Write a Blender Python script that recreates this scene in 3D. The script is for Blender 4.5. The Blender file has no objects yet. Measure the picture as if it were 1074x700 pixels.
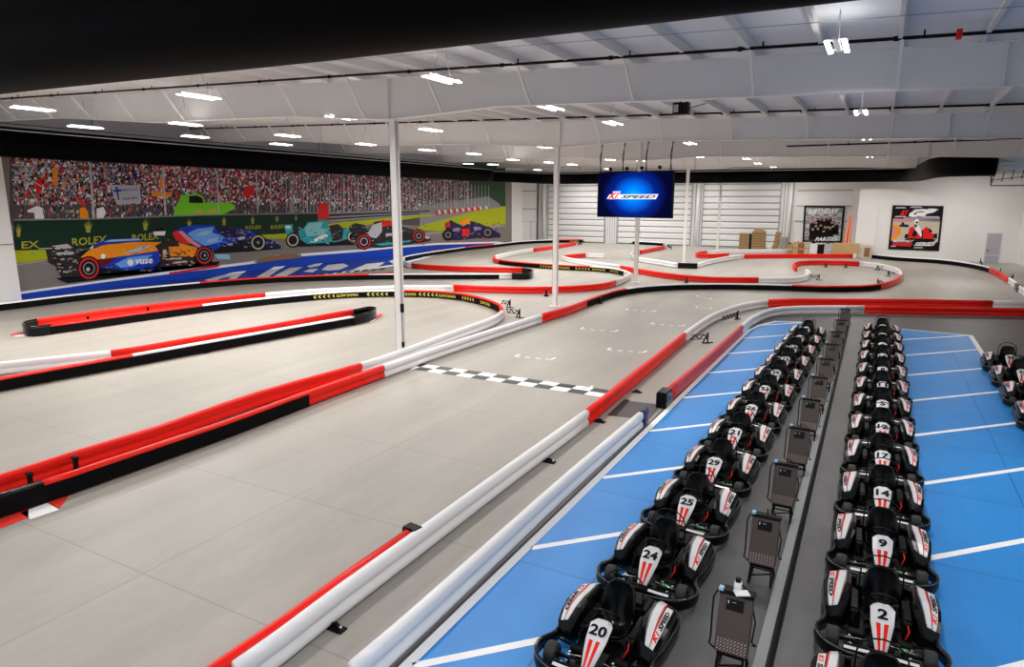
import bpy, bmesh, math, random
from mathutils import Vector, Matrix
C = bpy.data.collections.new('scene'); bpy.context.scene.collection.children.link(C)
S = bpy.context.scene
R_ = random.Random(7)
PI = math.pi
# ------------------------------------------------------------------ camera
F, CX, CY, HC = 700.0, 537.0, 350.0, 5.4          # focal length in pixels, image centre, eye height
VA = (925.0, 210.0)                                # vanishing point of the hall's long axis
_a = Vector((VA[0]-CX, -(VA[1]-CY), -F)).normalized()
_t = math.atan2(CY-VA[1], F); _u = Vector((0, math.cos(_t), math.sin(_t))); _b = _a.cross(_u)
cam = bpy.data.cameras.new('camera'); co = bpy.data.objects.new('camera', cam); C.objects.link(co)
rot = Matrix((tuple(_b), tuple(_a), tuple(_u)))
co.matrix_world = Matrix.Translation((0, 0, HC)) @ rot.to_4x4()
cam.sensor_width = 36; cam.lens = 36*F/1074; cam.clip_start = .05; cam.clip_end = 500
S.camera = co
# ------------------------------------------------------------------ world + exposure
w = bpy.data.worlds.new('world'); S.world = w; w.use_nodes = True
bg = w.node_tree.nodes['Background']; bg.inputs[0].default_value = (.80, .88, 1, 1); bg.inputs[1].default_value = .62
S.view_settings.view_transform = 'Standard'; S.view_settings.look = 'None'
S.view_settings.gamma = 1; S.view_settings.use_curve_mapping = False
S.view_settings.exposure = 0.12
LAMP_W = 215.0
TUBE_E = 7.0

# ------------------------------------------------------------------ measuring helpers (pixel of the survey photo -> point of the hall)
def _ray(x, y):
    d = Vector((x-CX, -(y-CY), -F)); return Vector((d.dot(_b), d.dot(_a), d.dot(_u)))
def G(x, y, z=0.0):
    d = _ray(x, y); t = (z-HC)/d.z; return Vector((d.x*t, d.y*t, z))
def onY(x, y, Y):
    d = _ray(x, y); t = Y/d.y; return Vector((d.x*t, Y, HC+d.z*t))
def onX(x, y, X):
    d = _ray(x, y); t = X/d.x; return Vector((X, d.y*t, HC+d.z*t))

# ------------------------------------------------------------------ materials
def mat(name, col, rough=.5, metal=0, spec=.5, emit=None, es=0, coat=0):
    m = bpy.data.materials.new(name); m.use_nodes = True
    p = m.node_tree.nodes['Principled BSDF']
    p.inputs['Base Color'].default_value = (*col, 1); p.inputs['Roughness'].default_value = rough
    p.inputs['Metallic'].default_value = metal; p.inputs['Specular IOR Level'].default_value = spec
    if coat: p.inputs['Coat Weight'].default_value = coat
    if emit: p.inputs['Emission Color'].default_value = (*emit, 1); p.inputs['Emission Strength'].default_value = es
    return m
def nd(m, t, **k):
    n = m.node_tree.nodes.new(t)
    for a, v in k.items(): setattr(n, a, v)
    return n
def noisy(m, scale, amt, col, coord='Object', stretch=(1, 1, 1)):
    """break a flat colour up with a soft procedural variation"""
    T = m.node_tree; p = T.nodes['Principled BSDF']
    tc = nd(m, 'ShaderNodeTexCoord'); mp = nd(m, 'ShaderNodeMapping'); mp.inputs['Scale'].default_value = stretch
    n = nd(m, 'ShaderNodeTexNoise'); n.inputs['Scale'].default_value = scale; n.inputs['Detail'].default_value = 6
    r = nd(m, 'ShaderNodeValToRGB')
    r.color_ramp.elements[0].position = .3; r.color_ramp.elements[1].position = .7
    r.color_ramp.elements[0].color = (*[c*(1-amt) for c in col], 1); r.color_ramp.elements[1].color = (*[min(1, c*(1+amt)) for c in col], 1)
    T.links.new(tc.outputs[coord], mp.inputs[0]); T.links.new(mp.outputs[0], n.inputs['Vector'])
    T.links.new(n.outputs['Fac'], r.inputs[0]); T.links.new(r.outputs[0], p.inputs['Base Color'])
    return r
M = {}
def mk(k, *a, **kw): M[k] = mat(k, *a, **kw)
mk('steel_white', (.88, .86, .84), .45); mk('roof_white', (.86, .88, .92), .5)
mk('wall_white', (.86, .86, .85), .55); noisy(M['wall_white'], .35, .03, (.86, .86, .85))
mk('wall_panel', (.74, .75, .76), .45); mk('seam', (.30, .31, .32), .6); mk('grey_steel', (.42, .43, .45), .4, .3)
mk('black', (.0025, .0025, .003), .45, spec=.18); mk('black_gloss', (.003, .003, .0035), .22, spec=.22)
mk('black_matt', (.003, .003, .0035), .7, spec=.1); mk('tyre', (.018, .018, .020), .65)
mk('duct_black', (.0012, .0012, .0014), .6, spec=.05)
mk('red', (.80, .012, .006), .4, spec=.3); mk('rail_red', (.88, .012, .005), .36, spec=.28); mk('rail_white', (.84, .84, .86), .32)
mk('rail_pink', (.72, .055, .050), .38, spec=.3)
mk('rim_grey', (.10, .10, .11), .35, .5); mk('navy', (.01, .02, .10), .4); mk('yellow', (.62, .53, .06), .5)
mk('pod_white', (.72, .72, .74), .28); mk('pod_grey', (.16, .16, .17), .35)
mk('silver', (.6, .6, .62), .25, .9); mk('galv', (.55, .60, .66), .3, .75); mk('green', (.03, .42, .08), .4)
mk('brown_case', (.078, .056, .048), .45); mk('slot', (.42, .33, .29), .5); mk('card', (.42, .27, .12), .8); noisy(M['card'], 6, .2, (.42, .27, .12))
mk('wood', (.55, .37, .17), .7); noisy(M['wood'], 4, .15, (.55, .37, .17), stretch=(1, 1, 8))
mk('paper', (.85, .85, .86), .6); mk('line_white', (.94, .95, .96), .5); mk('line_red', (.75, .03, .02), .5)
mk('line_dark', (.045, .047, .05), .5); mk('orange', (.85, .16, .03), .4)
mk('rubber_mat', (.10, .09, .095), .7); mk('door_grey', (.46, .46, .52), .4); mk('curb_grey', (.23, .24, .25), .55)
mk('tube_lit', (1, 1, 1), .5, emit=(1, .985, .96), es=TUBE_E)
for k, c in dict(p_black=(.008, .008, .01), p_darkgreen=(.006, .035, .020), p_gold=(.42, .42, .05), p_orange=(1.0, .33, .012), p_blue=(.010, .050, .52),
                 p_lblue=(.16, .42, .95), p_teal=(.02, .42, .42), p_teal2=(.25, .62, .62), p_white=(.92, .93, .95), p_red=(.78, .02, .02), p_pink=(.72, .30, .33),
                 p_grass=(.44, .50, .012), p_asphalt=(.24, .22, .20), p_grey=(.28, .28, .29), p_lime=(.22, .75, .03), p_kerb=(.012, .065, .50), p_navy=(.015, .015, .09),
                 p_skin=(.45, .22, .15), p_dark=(.030, .024, .026), p_stand=(.10, .085, .085), p_maroon=(.13, .01, .015), p_beige=(.42, .38, .33), p_tree=(.03, .08, .04), p_purple=(.10, .05, .16),
                 p_silver=(.55, .56, .58), p_brown=(.30, .15, .06), p_cyan=(.35, .60, .85), p_sky=(.50, .58, .64), p_tan=(.62, .55, .44), p_mauve=(.35, .30, .42)).items():
    mk(k, c, .5, spec=.15)
# screen glow (a lit display: this emits)
def screen_mat():
    m = mat('screen_lit', (.0, .0, .0), .6, spec=.02); T = m.node_tree; p = T.nodes['Principled BSDF']
    tc = nd(m, 'ShaderNodeTexCoord'); mp = nd(m, 'ShaderNodeMapping'); mp.inputs['Location'].default_value = (-.5, -.5, 0)
    mp2 = nd(m, 'ShaderNodeMapping'); mp2.inputs['Scale'].default_value = (2.3, 1.55, 1)
    g = nd(m, 'ShaderNodeTexGradient', gradient_type='SPHERICAL')
    r = nd(m, 'ShaderNodeValToRGB'); e = r.color_ramp.elements
    e[0].position = 0; e[0].color = (.0006, .001, .02, 1); e[1].position = 1; e[1].color = (.0, .40, 1, 1)
    x = e.new(.35); x.color = (.001, .014, .22, 1); x = e.new(.7); x.color = (.0, .16, .85, 1)
    T.links.new(tc.outputs['UV'], mp.inputs[0]); T.links.new(mp.outputs[0], mp2.inputs[0]); T.links.new(mp2.outputs[0], g.inputs[0])
    T.links.new(g.outputs['Fac'], r.inputs[0]); T.links.new(r.outputs[0], p.inputs['Emission Color']); p.inputs['Emission Strength'].default_value = 1.15
    return m
M['screen'] = screen_mat()
mk('screen_white', (0, 0, 0), .4, emit=(.9, .93, 1), es=1.0); mk('screen_red', (0, 0, 0), .4, emit=(.8, .05, .06), es=1.0); mk('screen_black', (.002, .002, .01), .4)
# concrete floors: light slab with saw-cut joints every 2.95 m; painted areas
def floor_mat(name, col, amt, rough, joints=True, jcol=.75, stretch=(1, .12, 1)):
    m = mat(name, col, rough); T = m.node_tree; p = T.nodes['Principled BSDF']
    tc = nd(m, 'ShaderNodeTexCoord')
    def noise(sc, st, det=5):
        mp = nd(m, 'ShaderNodeMapping'); mp.inputs['Scale'].default_value = st
        n = nd(m, 'ShaderNodeTexNoise'); n.inputs['Scale'].default_value = sc; n.inputs['Detail'].default_value = det
        T.links.new(tc.outputs['Object'], mp.inputs[0]); T.links.new(mp.outputs[0], n.inputs['Vector']); return n.outputs['Fac']
    a = noise(.9, stretch); b = noise(.22, (1, 1, 1), 3); c = noise(7, (1, .35, 1))
    def mth(op, x, y):
        n = nd(m, 'ShaderNodeMath', operation=op)
        for i, v in enumerate((x, y)):
            if isinstance(v, (int, float)): n.inputs[i].default_value = v
            else: T.links.new(v, n.inputs[i])
        return n.outputs[0]
    s = mth('ADD', mth('MULTIPLY', a, .5), mth('ADD', mth('MULTIPLY', b, .3), mth('MULTIPLY', c, .2)))
    r = nd(m, 'ShaderNodeValToRGB'); r.color_ramp.elements[0].position = .36; r.color_ramp.elements[1].position = .64
    r.color_ramp.elements[0].color = (*[k*(1-amt) for k in col], 1); r.color_ramp.elements[1].color = (*[k*(1+amt) for k in col], 1)
    T.links.new(s, r.inputs[0]); out = r.outputs[0]
    if joints:
        sp = nd(m, 'ShaderNodeSeparateXYZ'); T.links.new(tc.outputs['Object'], sp.inputs[0])
        def jl(o, off, w_):
            v = mth('ABSOLUTE', mth('SUBTRACT', mth('FRACT', mth('DIVIDE', mth('ADD', o, off), 2.95), 0), .5), 0)
            return mth('GREATER_THAN', v, .5-w_/2.95/2)
        j = mth('MAXIMUM', jl(sp.outputs['X'], 9.05+2.95*20, .022), jl(sp.outputs['Y'], -5.27+2.95*20, .022))
        mx = nd(m, 'ShaderNodeMix', data_type='RGBA', blend_type='MULTIPLY'); T.links.new(j, mx.inputs['Factor'])
        T.links.new(out, mx.inputs[6]); mx.inputs[7].default_value = (jcol, jcol, jcol, 1); out = mx.outputs[2]
    T.links.new(out, p.inputs['Base Color'])
    M[name] = m
floor_mat('concrete', (.345, .325, .292), .13, .45)
floor_mat('pit_grey', (.082, .082, .087), .22, .45, stretch=(1, .6, 1))
floor_mat('blue_paint', (.022, .255, .70), .07, .42, stretch=(1, 1, 1), jcol=.55)

# ------------------------------------------------------------------ mesh building
class MB:
    def __init__(s): s.v = []; s.f = []; s.mi = []; s.sm = []
    def add(s, vs, fs, mi=0, sm=False):
        o = len(s.v); s.v += [tuple(v) for v in vs]
        for f in fs: s.f.append(tuple(i+o for i in f)); s.mi.append(mi); s.sm.append(sm)
        return s
    def box(s, x0, x1, y0, y1, z0, z1, mi=0, bev=0, mtx=None):
        if bev:
            b = bev; vs = []; 
            # chamfered box: 24 verts
            bm = bmesh.new(); bmesh.ops.create_cube(bm, size=1)
            for v in bm.verts: v.co = Vector(((x0+x1)/2+v.co.x*(x1-x0), (y0+y1)/2+v.co.y*(y1-y0), (z0+z1)/2+v.co.z*(z1-z0)))
            bmesh.ops.bevel(bm, geom=bm.edges[:], offset=b, segments=2, affect='EDGES', profile=.5)
            bm.verts.ensure_lookup_table()
            vs = [v.co.copy() for v in bm.verts]; fs = [[v.index for v in f.verts] for f in bm.faces]; bm.free()
        else:
            vs = [Vector((x, y, z)) for z in (z0, z1) for y in (y0, y1) for x in (x0, x1)]
            fs = [(0, 2, 3, 1), (4, 5, 7, 6), (0, 1, 5, 4), (2, 6, 7, 3), (0, 4, 6, 2), (1, 3, 7, 5)]
        if mtx: vs = [mtx @ v for v in vs]
        return s.add(vs, fs, mi)
    def tube(s, pts, r, n=8, mi=0, closed=False, cap=True):
        pts = [Vector(p) for p in pts]; N = len(pts); rr = r if isinstance(r, (list, tuple)) else [r]*N
        rings = []; up = None
        for i, p in enumerate(pts):
            if closed: d = pts[(i+1) % N]-pts[i-1]
            else: d = pts[min(i+1, N-1)]-pts[max(i-1, 0)]
            d.normalize()
            if up is None: up = Vector((0, 0, 1)) if abs(d.z) < .9 else Vector((1, 0, 0))
            x = d.cross(up)
            if x.length < 1e-4: x = d.orthogonal()
            x.normalize(); y = x.cross(d).normalized(); up = y
            rings.append([p+(x*math.cos(2*PI*k/n)+y*math.sin(2*PI*k/n))*rr[i] for k in range(n)])
        vs = [v for q in rings for v in q]; fs = []
        for i in range(N if closed else N-1):
            j = (i+1) % N
            for k in range(n): l = (k+1) % n; fs.append((i*n+k, j*n+k, j*n+l, i*n+l))
        if cap and not closed: fs += [tuple(range(n)), tuple((N-1)*n+k for k in reversed(range(n)))]
        return s.add(vs, fs, mi, n > 5)
    def bar(s, p, q, w_, h=None, mi=0):
        """rectangular bar between two points"""
        h = h or w_; p = Vector(p); q = Vector(q); d = (q-p).normalized()
        u = Vector((0, 0, 1)) if abs(d.z) < .95 else Vector((0, 1, 0))
        x = d.cross(u).normalized()*w_/2; y = x.cross(d).normalized()*h/2
        vs = [c+sx*x+sy*y for c in (p, q) for sx, sy in ((-1, -1), (1, -1), (1, 1), (-1, 1))]
        return s.add(vs, [(3, 2, 1, 0), (4, 5, 6, 7), (0, 1, 5, 4), (1, 2, 6, 5), (2, 3, 7, 6), (3, 0, 4, 7)], mi)
    def lathe(s, prof, axis='z', c=(0, 0, 0), n=20, mi=0):
        vs = []; c = Vector(c)
        for r, h in prof:
            for k in range(n):
                a = 2*PI*k/n; x, y = r*math.cos(a), r*math.sin(a)
                vs.append(c+(Vector((x, y, h)) if axis == 'z' else Vector((h, x, y)) if axis == 'x' else Vector((x, h, y))))
        fs = [(i*n+k, i*n+(k+1) % n, (i+1)*n+(k+1) % n, (i+1)*n+k) for i in range(len(prof)-1) for k in range(n)]
        return s.add(vs, fs, mi, True)
    def prism(s, poly, ex, mi=0):
        """poly: list of 3-D points (planar), extruded by vector ex"""
        n = len(poly); a = [Vector(p) for p in poly]; ex = Vector(ex); b = [p+ex for p in a]
        return s.add(a+b, [tuple(reversed(range(n))), tuple(range(n, 2*n))]+[(i, (i+1) % n, n+(i+1) % n, n+i) for i in range(n)], mi)
    def loft(s, rings, mi=0, cap=True, sm=False):
        n = len(rings[0]); vs = [Vector(v) for q in rings for v in q]; fs = []
        for i in range(len(rings)-1):
            for k in range(n): l = (k+1) % n; fs.append((i*n+k, i*n+l, (i+1)*n+l, (i+1)*n+k))
        if cap: fs += [tuple(reversed(range(n))), tuple((len(rings)-1)*n+k for k in range(n))]
        return s.add(vs, fs, mi, sm)
    def build(s, name, mats, parent=None, fix=True):
        me = bpy.data.meshes.new(name); me.from_pydata(s.v, [], s.f)
        if not isinstance(mats, (list, tuple)): mats = [mats]
        for m in mats: me.materials.append(M[m] if isinstance(m, str) else m)
        for p, mi, sm in zip(me.polygons, s.mi, s.sm): p.material_index = mi; p.use_smooth = sm
        if fix:
            bm = bmesh.new(); bm.from_mesh(me); bmesh.ops.recalc_face_normals(bm, faces=bm.faces); bm.to_mesh(me); bm.free()
        me.update(); o = bpy.data.objects.new(name, me); C.objects.link(o)
        if parent: o.parent = parent
        return o
def tag(o, label=None, cat=None, group=None, kind=None):
    if label: o['label'] = label
    if cat: o['category'] = cat
    if group: o['group'] = group
    if kind: o['kind'] = kind
    return o
def thing(name, label, cat, loc=(0, 0, 0), rz=0, group=None):
    o = bpy.data.objects.new(name, None); o.empty_display_size = .2; C.objects.link(o); o.location = loc; o.rotation_euler = (0, 0, rz)
    return tag(o, label, cat, group)
def copy_tree(o, parent=None):
    c = o.copy(); C.objects.link(c)
    if parent: c.parent = parent
    for ch in list(o.children): copy_tree(ch, c)
    return c
_tc = {}
def text_mesh(txt, shear=0, bold=.02):
    k = (txt, shear, bold)
    if k not in _tc:
        cu = bpy.data.curves.new('t', 'FONT'); cu.body = txt; cu.shear = shear; cu.offset = bold; cu.resolution_u = 2
        o = bpy.data.objects.new('t', cu); C.objects.link(o); bpy.context.view_layer.update()
        me = o.to_mesh(); vs = [v.co.copy() for v in me.vertices]; fs = [tuple(p.vertices) for p in me.polygons]
        o.to_mesh_clear(); bpy.data.objects.remove(o); bpy.data.curves.remove(cu)
        x0 = min(v.x for v in vs); x1 = max(v.x for v in vs); y0 = min(v.y for v in vs); y1 = max(v.y for v in vs)
        _tc[k] = ([((v.x-x0)/(x1-x0), (v.y-y0)/(y1-y0)) for v in vs], fs)
    return _tc[k]
def text_quad(mb, txt, quad, mi=0, off=(0, 0, 0), shear=0, bold=.02):
    """letters stretched over the quad bl, br, tr, tl"""
    vs, fs = text_mesh(txt, shear, bold); bl, br, tr, tl = [Vector(q) for q in quad]; off = Vector(off)
    return mb.add([bl*(1-u)*(1-v)+br*u*(1-v)+tr*u*v+tl*(1-u)*v+off for u, v in vs], fs, mi)

# ================================================================== STRUCTURE
XW, XR, YF, YC = -42.0, 10.7, 81.0, 71.8           # mural wall, right wall, far wall, poster wall
ztop = lambda x: 8.70-.036*x                        # underside of the purlins (roof falls to the right)
def struct(mb, name, m, label=None):
    o = mb.build(name, m); o['kind'] = 'structure'
    if label: o['label'] = label
    return o
struct(MB().box(-46, 24, -8, 90, -.30, 0), 'floor', 'concrete', 'light grey polished concrete track floor')
b = MB(); pts = [(-4.55, -3), (24, -3)]+[(24, G(1085, 333.4).y)]+[tuple(G(*q))[:2] for q in ((1085, 333.4), (970, 331.4), (905.6, 330.2), (840, 330.4), (820, 331.4), (808, 333.5), (798, 337.4))]+[(-4.55, 29.2)]
struct(MB().prism([(x, y, .0015) for x, y in pts], (0, 0, .0015)), 'floor', 'pit_grey', 'dark grey painted pit floor')
struct(MB().prism([(x, y, .003) for x, y in [(-4.42, -3), (-2.45, -3), (-2.45, 32.1), (-3.7, 32.0), (-4.2, 30.4), (-4.42, 29)]], (0, 0, .002)), 'floor', 'blue_paint', 'blue painted kart bays beside the white rail')
struct(MB().prism([(x, y, .003) for x, y in [(1.0, -3), (3.68, -3), (3.68, 32.3), (1.0, 32.5)]], (0, 0, .002)), 'floor', 'blue_paint', 'blue painted kart bays right of the middle kart row')
# walls
b = MB(); b.box(XW-.3, XW, 2, 90, 0, ztop(XW)+.3); struct(b, 'wall_left', 'wall_white')
b = MB(); b.box(XW, 14, YF, YF+.3, 0, 12); struct(b, 'wall_back', 'wall_white')
b = MB(); b.box(-1.87, 16, YC, YC+.3, 0, 9.6); b.box(-1.87, -1.57, YC+.3, YF, 0, 9.6); b.box(-1.87, -.22, YC-.12, YC, 0, 9.6); struct(b, 'wall_front', 'wall_white', 'white wall with the racing poster')
b = MB(); b.prism([(10.62, YC, 0), (11.3, 65, 0), (22, 58, 0), (22, -3, 0), (22.3, -3, 0), (22.3, 58.3, 0), (11.6, 65.2, 0), (10.92, YC, 0)], (0, 0, 9.2)); struct(b, 'wall_right', 'wall_white')
# concrete/white pier at the left end of the mural
b = MB(); b.box(-43.2, -40.9, 15.9, 19.0, 0, 7.7); b.box(-40.92, -40.84, 15.9, 19.02, 3.05, 3.10, 1); b.box(-43.2, -40.86, 15.86, 15.9, 4.4, 4.45, 1)
struct(b, 'wall_left', ['wall_white', 'seam'], 'white wall end left of the mural')
# ceiling deck and purlins
b = MB(); x0, x1 = -44, 24
b.add([(x0, -2, ztop(x0)+.24), (x1, -2, ztop(x1)+.24), (x1, 90, ztop(x1)+.24), (x0, 90, ztop(x0)+.24),
       (x0, -2, ztop(x0)+.5), (x1, -2, ztop(x1)+.5), (x1, 90, ztop(x1)+.5), (x0, 90, ztop(x0)+.5)],
      [(0, 1, 2, 3), (7, 6, 5, 4), (0, 4, 5, 1), (1, 5, 6, 2), (2, 6, 7, 3), (3, 7, 4, 0)])
ceil = struct(b, 'ceiling', 'roof_white', 'white metal roof deck')
x = -42.5
pm = None
while x < 12:
    if pm is None:
        b = MB(); b.box(-.004, .004, -1, 88, 0, .24); b.box(-.08, .0, -1, 88, 0, .008); b.box(0, .08, -1, 88, .232, .24); b.box(-.08, -.07, -1, 88, 0, .03)
        pm = b.build('purlin', 'steel_white', ceil); o = pm
    else:
        o = pm.copy(); C.objects.link(o)
    o.location = (x, 0, ztop(x)); x += 1.52
# roof beams: tapered plate girders over each column line
YB = [17.9, 31.2, 44.0, 58.6, 73.4]
def zbot(x, k):
    pts = [(-44, 9.35), (-33, 9.05), (-26.4, 8.50), (-18.9, 8.30), (-14.2, 7.95), (-10.2, 8.1), (-4.8, 7.93), (2.4, 7.72), (9, 7.45), (24, 7.2)]
    for (a, za), (c, zc) in zip(pts, pts[1:]):
        if a <= x <= c: return za+(zc-za)*(x-a)/(c-a)
    return 7.5
bl = ['nearest wide white steel roof beam, above the first column', 'second white steel roof beam, above the second column', 'third white steel roof beam from the camera, beyond the screen hangers',
      'fourth white steel roof beam, small in the distance', 'farthest white steel roof beam, just before the back wall duct']
for k, Y in enumerate(YB):
    t = thing('roof_beam', bl[k], 'roof beam', (0, Y, 0), 0, None)
    xs = [-42, -33, -26.4, -18.9, -14.2, -10.2, -4.8, 2.4, 9, 22 if k < 4 else 10.3]
    if k == 4: xs = xs[:-3]+[-2.3]
    b = MB()
    for a, c in zip(xs, xs[1:]):
        b.add([(a, -.006, zbot(a, k)), (c, -.006, zbot(c, k)), (c, -.006, ztop(c)), (a, -.006, ztop(a)), (a, .006, zbot(a, k)), (c, .006, zbot(c, k)), (c, .006, ztop(c)), (a, .006, ztop(a))],
              [(0, 1, 2, 3), (7, 6, 5, 4), (0, 4, 5, 1), (3, 2, 6, 7)])
    b.build('web', 'steel_white', t)
    for nm, zf in (('bottom_flange', lambda x: zbot(x, k)), ('top_flange', lambda x: ztop(x)-.02)):
        b = MB()
        for a, c in zip(xs, xs[1:]):
            b.add([(a, -.14, zf(a)-.008), (c, -.14, zf(c)-.008), (c, .14, zf(c)-.008), (a, .14, zf(a)-.008), (a, -.14, zf(a)+.012), (c, -.14, zf(c)+.012), (c, .14, zf(c)+.012), (a, .14, zf(a)+.012)],
                  [(0, 1, 2, 3), (7, 6, 5, 4), (0, 4, 5, 1), (3, 2, 6, 7)])
        b.build(nm, 'steel_white', t)
    # stiffeners and flange braces
    n = 0; x = -39.46
    while x < xs[-1]-1 and n < 24:
        b = MB(); b.bar((x, -.14, zbot(x, k)+.03), (x, -1.0, ztop(x)), .06, .06)
        b.build('flange_brace', 'steel_white', t); x += 3.04; n += 1
    for x in (-14.2, 2.0, -30):
        if x < xs[-1]: MB().box(x-.006, x+.006, -.13, .13, zbot(x, k), ztop(x)-.03).build('stiffener', 'steel_white', t)

# columns
def column(px, py, label, first=None):
    g = G(px, py); x, y = g.x, g.y
    t = thing('steel_column', label, 'column', (x, y, 0), 0, None)
    zt = zbot(x, 0)
    b = MB(); w2 = .115
    b.box(-w2, w2, -w2, -w2+.02, .02, zt); b.box(-w2, w2, w2-.02, w2, .02, zt); b.box(-.008, .008, -w2+.02, w2-.02, .02, zt)
    b.box(-w2, -w2+.012, -w2, w2, .02, zt); b.build('shaft', 'steel_white', t)
    b = MB(); b.box(-.24, .24, -.24, .24, 0, .025); b.build('base_plate', 'steel_white', t)
    MB().box(-.2, .2, -.2, .2, zt-.03, zt).build('cap_plate', 'steel_white', t)
    return t
cl = [((421, 376), 'nearest tall white steel column, rising out of the white rails left of centre'), ((582, 321), 'white steel column standing just left of the hanging blue screen'),
      ((666.5, 296), 'white steel column partly hidden behind the hanging blue screen'), ((717, 276), 'white steel column in the black rail end box right of the screen'),
      ((752, 264), 'farthest white steel column, before the ribbed back wall')]
cols = [column(*p, l) for p, l in cl]
b = MB(); b.tube([(.17, -.1, .2), (.17, -.1, 7.9)], .018, 6); b.build('conduit', 'grey_steel', cols[0])
b = MB(); b.box(.15, .23, -.17, -.05, 1.65, 1.95, bev=.01); b.box(.15, .21, -.16, -.06, .45, .62, bev=.01); b.build('socket_box', 'black', cols[0])

# far wall: ribbed sectional doors, panels and piers  (px of the far wall -> wall plane)
def rib_door(name, xa, xb, label):
    A = onY(xa, 200, YF).x; B = onY(xb, 200, YF).x; b = MB(); z = .05; k = 0
    b.box(A, B, YF-.05, YF-.001, 0, 8.6, 1)
    while z < 8.5:
        b.prism([(A, YF-.05, z+.05), (A, YF-.15, z+.12), (A, YF-.15, z+.58), (A, YF-.05, z+.66)], (B-A, 0, 0)); z += .715; k += 1
    b.box(A-.12, A, YF-.2, YF, 0, 8.6, 2); b.box(B, B+.12, YF-.2, YF, 0, 8.6, 2)
    return struct(b, name, ['wall_panel', 'seam', 'grey_steel'], label)
rib_door('door_1', 576, 635, 'white ribbed sectional door left of the screen')
rib_door('door_2', 650, 726, 'white ribbed sectional door behind the screen')
rib_door('door_3', 739, 819, 'white ribbed sectional door behind the cardboard stacks')
def rib_panel(xa, xb, label):
    A = onY(xa, 200, YF).x; B = onY(xb, 200, YF).x; b = MB(); x = A
    while x < B: b.box(x, min(x+.22, B), YF-.06, YF, 0, 8.6); x += .3
    b.box(A, B, YF-.02, YF, 0, 8.6, 1)
    return struct(b, 'wall_back', ['wall_panel', 'seam'], label)
rib_panel(636.5, 649, 'white fluted wall strip right of the first ribbed door'); rib_panel(728, 737, 'white fluted wall strip between the ribbed doors'); rib_panel(821, 835, 'white fluted wall strip right of the third ribbed door')
A = onY(531, 200, YF).x; B = onY(567, 200, YF).x
b = MB(); b.box(A, B, YF-.9, YF-.6, 0, 8.6); b.box(A, B, YF-.93, YF-.9, 6.5, 6.62, 1); b.box(A, B, YF-.93, YF-.9, 4.2, 4.30, 1); b.box(B-.12, B, YF-.96, YF-.6, 0, 8.6, 1)
b.box(A, B, YF-.92, YF-.9, 2.6, 2.64, 1); b.box(B-1.0, B-.96, YF-.92, YF-.9, 0, 2.6, 1)
struct(b, 'wall_back', ['wall_white', 'seam'], 'white wall corner with a small door right of the mural')
b = MB(); A = onY(837, 200, YF).x; B = onY(895, 200, YF).x
for z in (3.1, 4.75, 6.4): b.box(A, B, YF-.12, YF, z, z+.09)
struct(b, 'trim_1', 'grey_steel', 'grey wall girts behind the party poster')
# vertical pipe and lamp posts beside the doors
for i, (px_, lb) in enumerate(((570.5, 'thin white pipe left of the first ribbed door'), (732.5, 'thin pipe rising between the ribbed doors'), (830.5, 'thin pipe rising right of the third ribbed door'))):
    g = onY(px_, 200, YF-.3); o = MB().tube([(g.x, YF-.3, 0), (g.x, YF-.3, 8.3)], .12, 8).build('wall_pipe', 'steel_white'); tag(o, lb, 'pipe')
# grey door in the poster wall
A = onY(1034, 260, YC).x; B = onY(1048.5, 260, YC).x
b = MB(); b.box(A-.08, B+.08, YC-.06, YC-.001, 0, 2.62, 0); b.box(A, B, YC-.08, YC-.02, .02, 2.54, 1); b.box(A, B, YC-.1, YC-.07, .62, .68, 0)
d = struct(b, 'door_4', ['wall_panel', 'door_grey'], 'pale grey door in the poster wall')
MB().box(A+.1, A+.2, YC-.14, YC-.08, 1.0, 1.12).build('door_handle', 'black', d)

# ================================================================== FLOOR PAINT
lw = .11
def line(pts, wd, name, label, m='line_white', z=.006, group=None):
    b = MB()
    for p, q in zip(pts, pts[1:]):
        p = Vector((p[0], p[1], 0)); q = Vector((q[0], q[1], 0)); d = (q-p).normalized(); n = Vector((-d.y, d.x, 0))*wd/2
        e = d*wd*.5 if len(pts) > 2 else Vector()
        b.prism([p-n+Vector((0, 0, z)), q+e-n+Vector((0, 0, z)), q+e+n+Vector((0, 0, z)), p+n+Vector((0, 0, z))], (0, 0, .0015)); z += .0002
    return tag(b.build(name, m), label, 'floor marking', group)
line([(-4.42, -3), (-4.42, 29), (-4.2, 30.6), (-3.7, 31.9), (-2.4, 32.25)], .14, 'bay_border_line', 'long white border line along the left edge of the blue bays beside the white rail')
line([(.98, 32.5), (3.68, 32.3)], .1, 'bay_border_line', 'white border line across the far end of the right blue bays')
line([(3.68, 32.35), (3.68, 0)], .16, 'bay_border_line', 'white border line down the right edge of the right blue bays')
for i in range(9):
    y = 5.55+3.1*i
    if i < 8 or True: line([(-4.35, y), (-2.4, y+2.0)], .12, 'bay_line', 'slanted white line in the left blue bays, number %s counting away from the camera' % ['one', 'two', 'three', 'four', 'five', 'six', 'seven', 'eight', 'nine'][i], group='slanted lines in the left blue bays')
for i in range(8):
    y = 8.02+3.1*i
    line([(.98, y), (3.62, y+2.62 if i < 7 else y+2.5)], .12, 'bay_line', 'slanted white line in the right blue bays, number %s counting away from the camera' % ['one', 'two', 'three', 'four', 'five', 'six', 'seven', 'eight'][i], group='slanted lines in the right blue bays')
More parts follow.
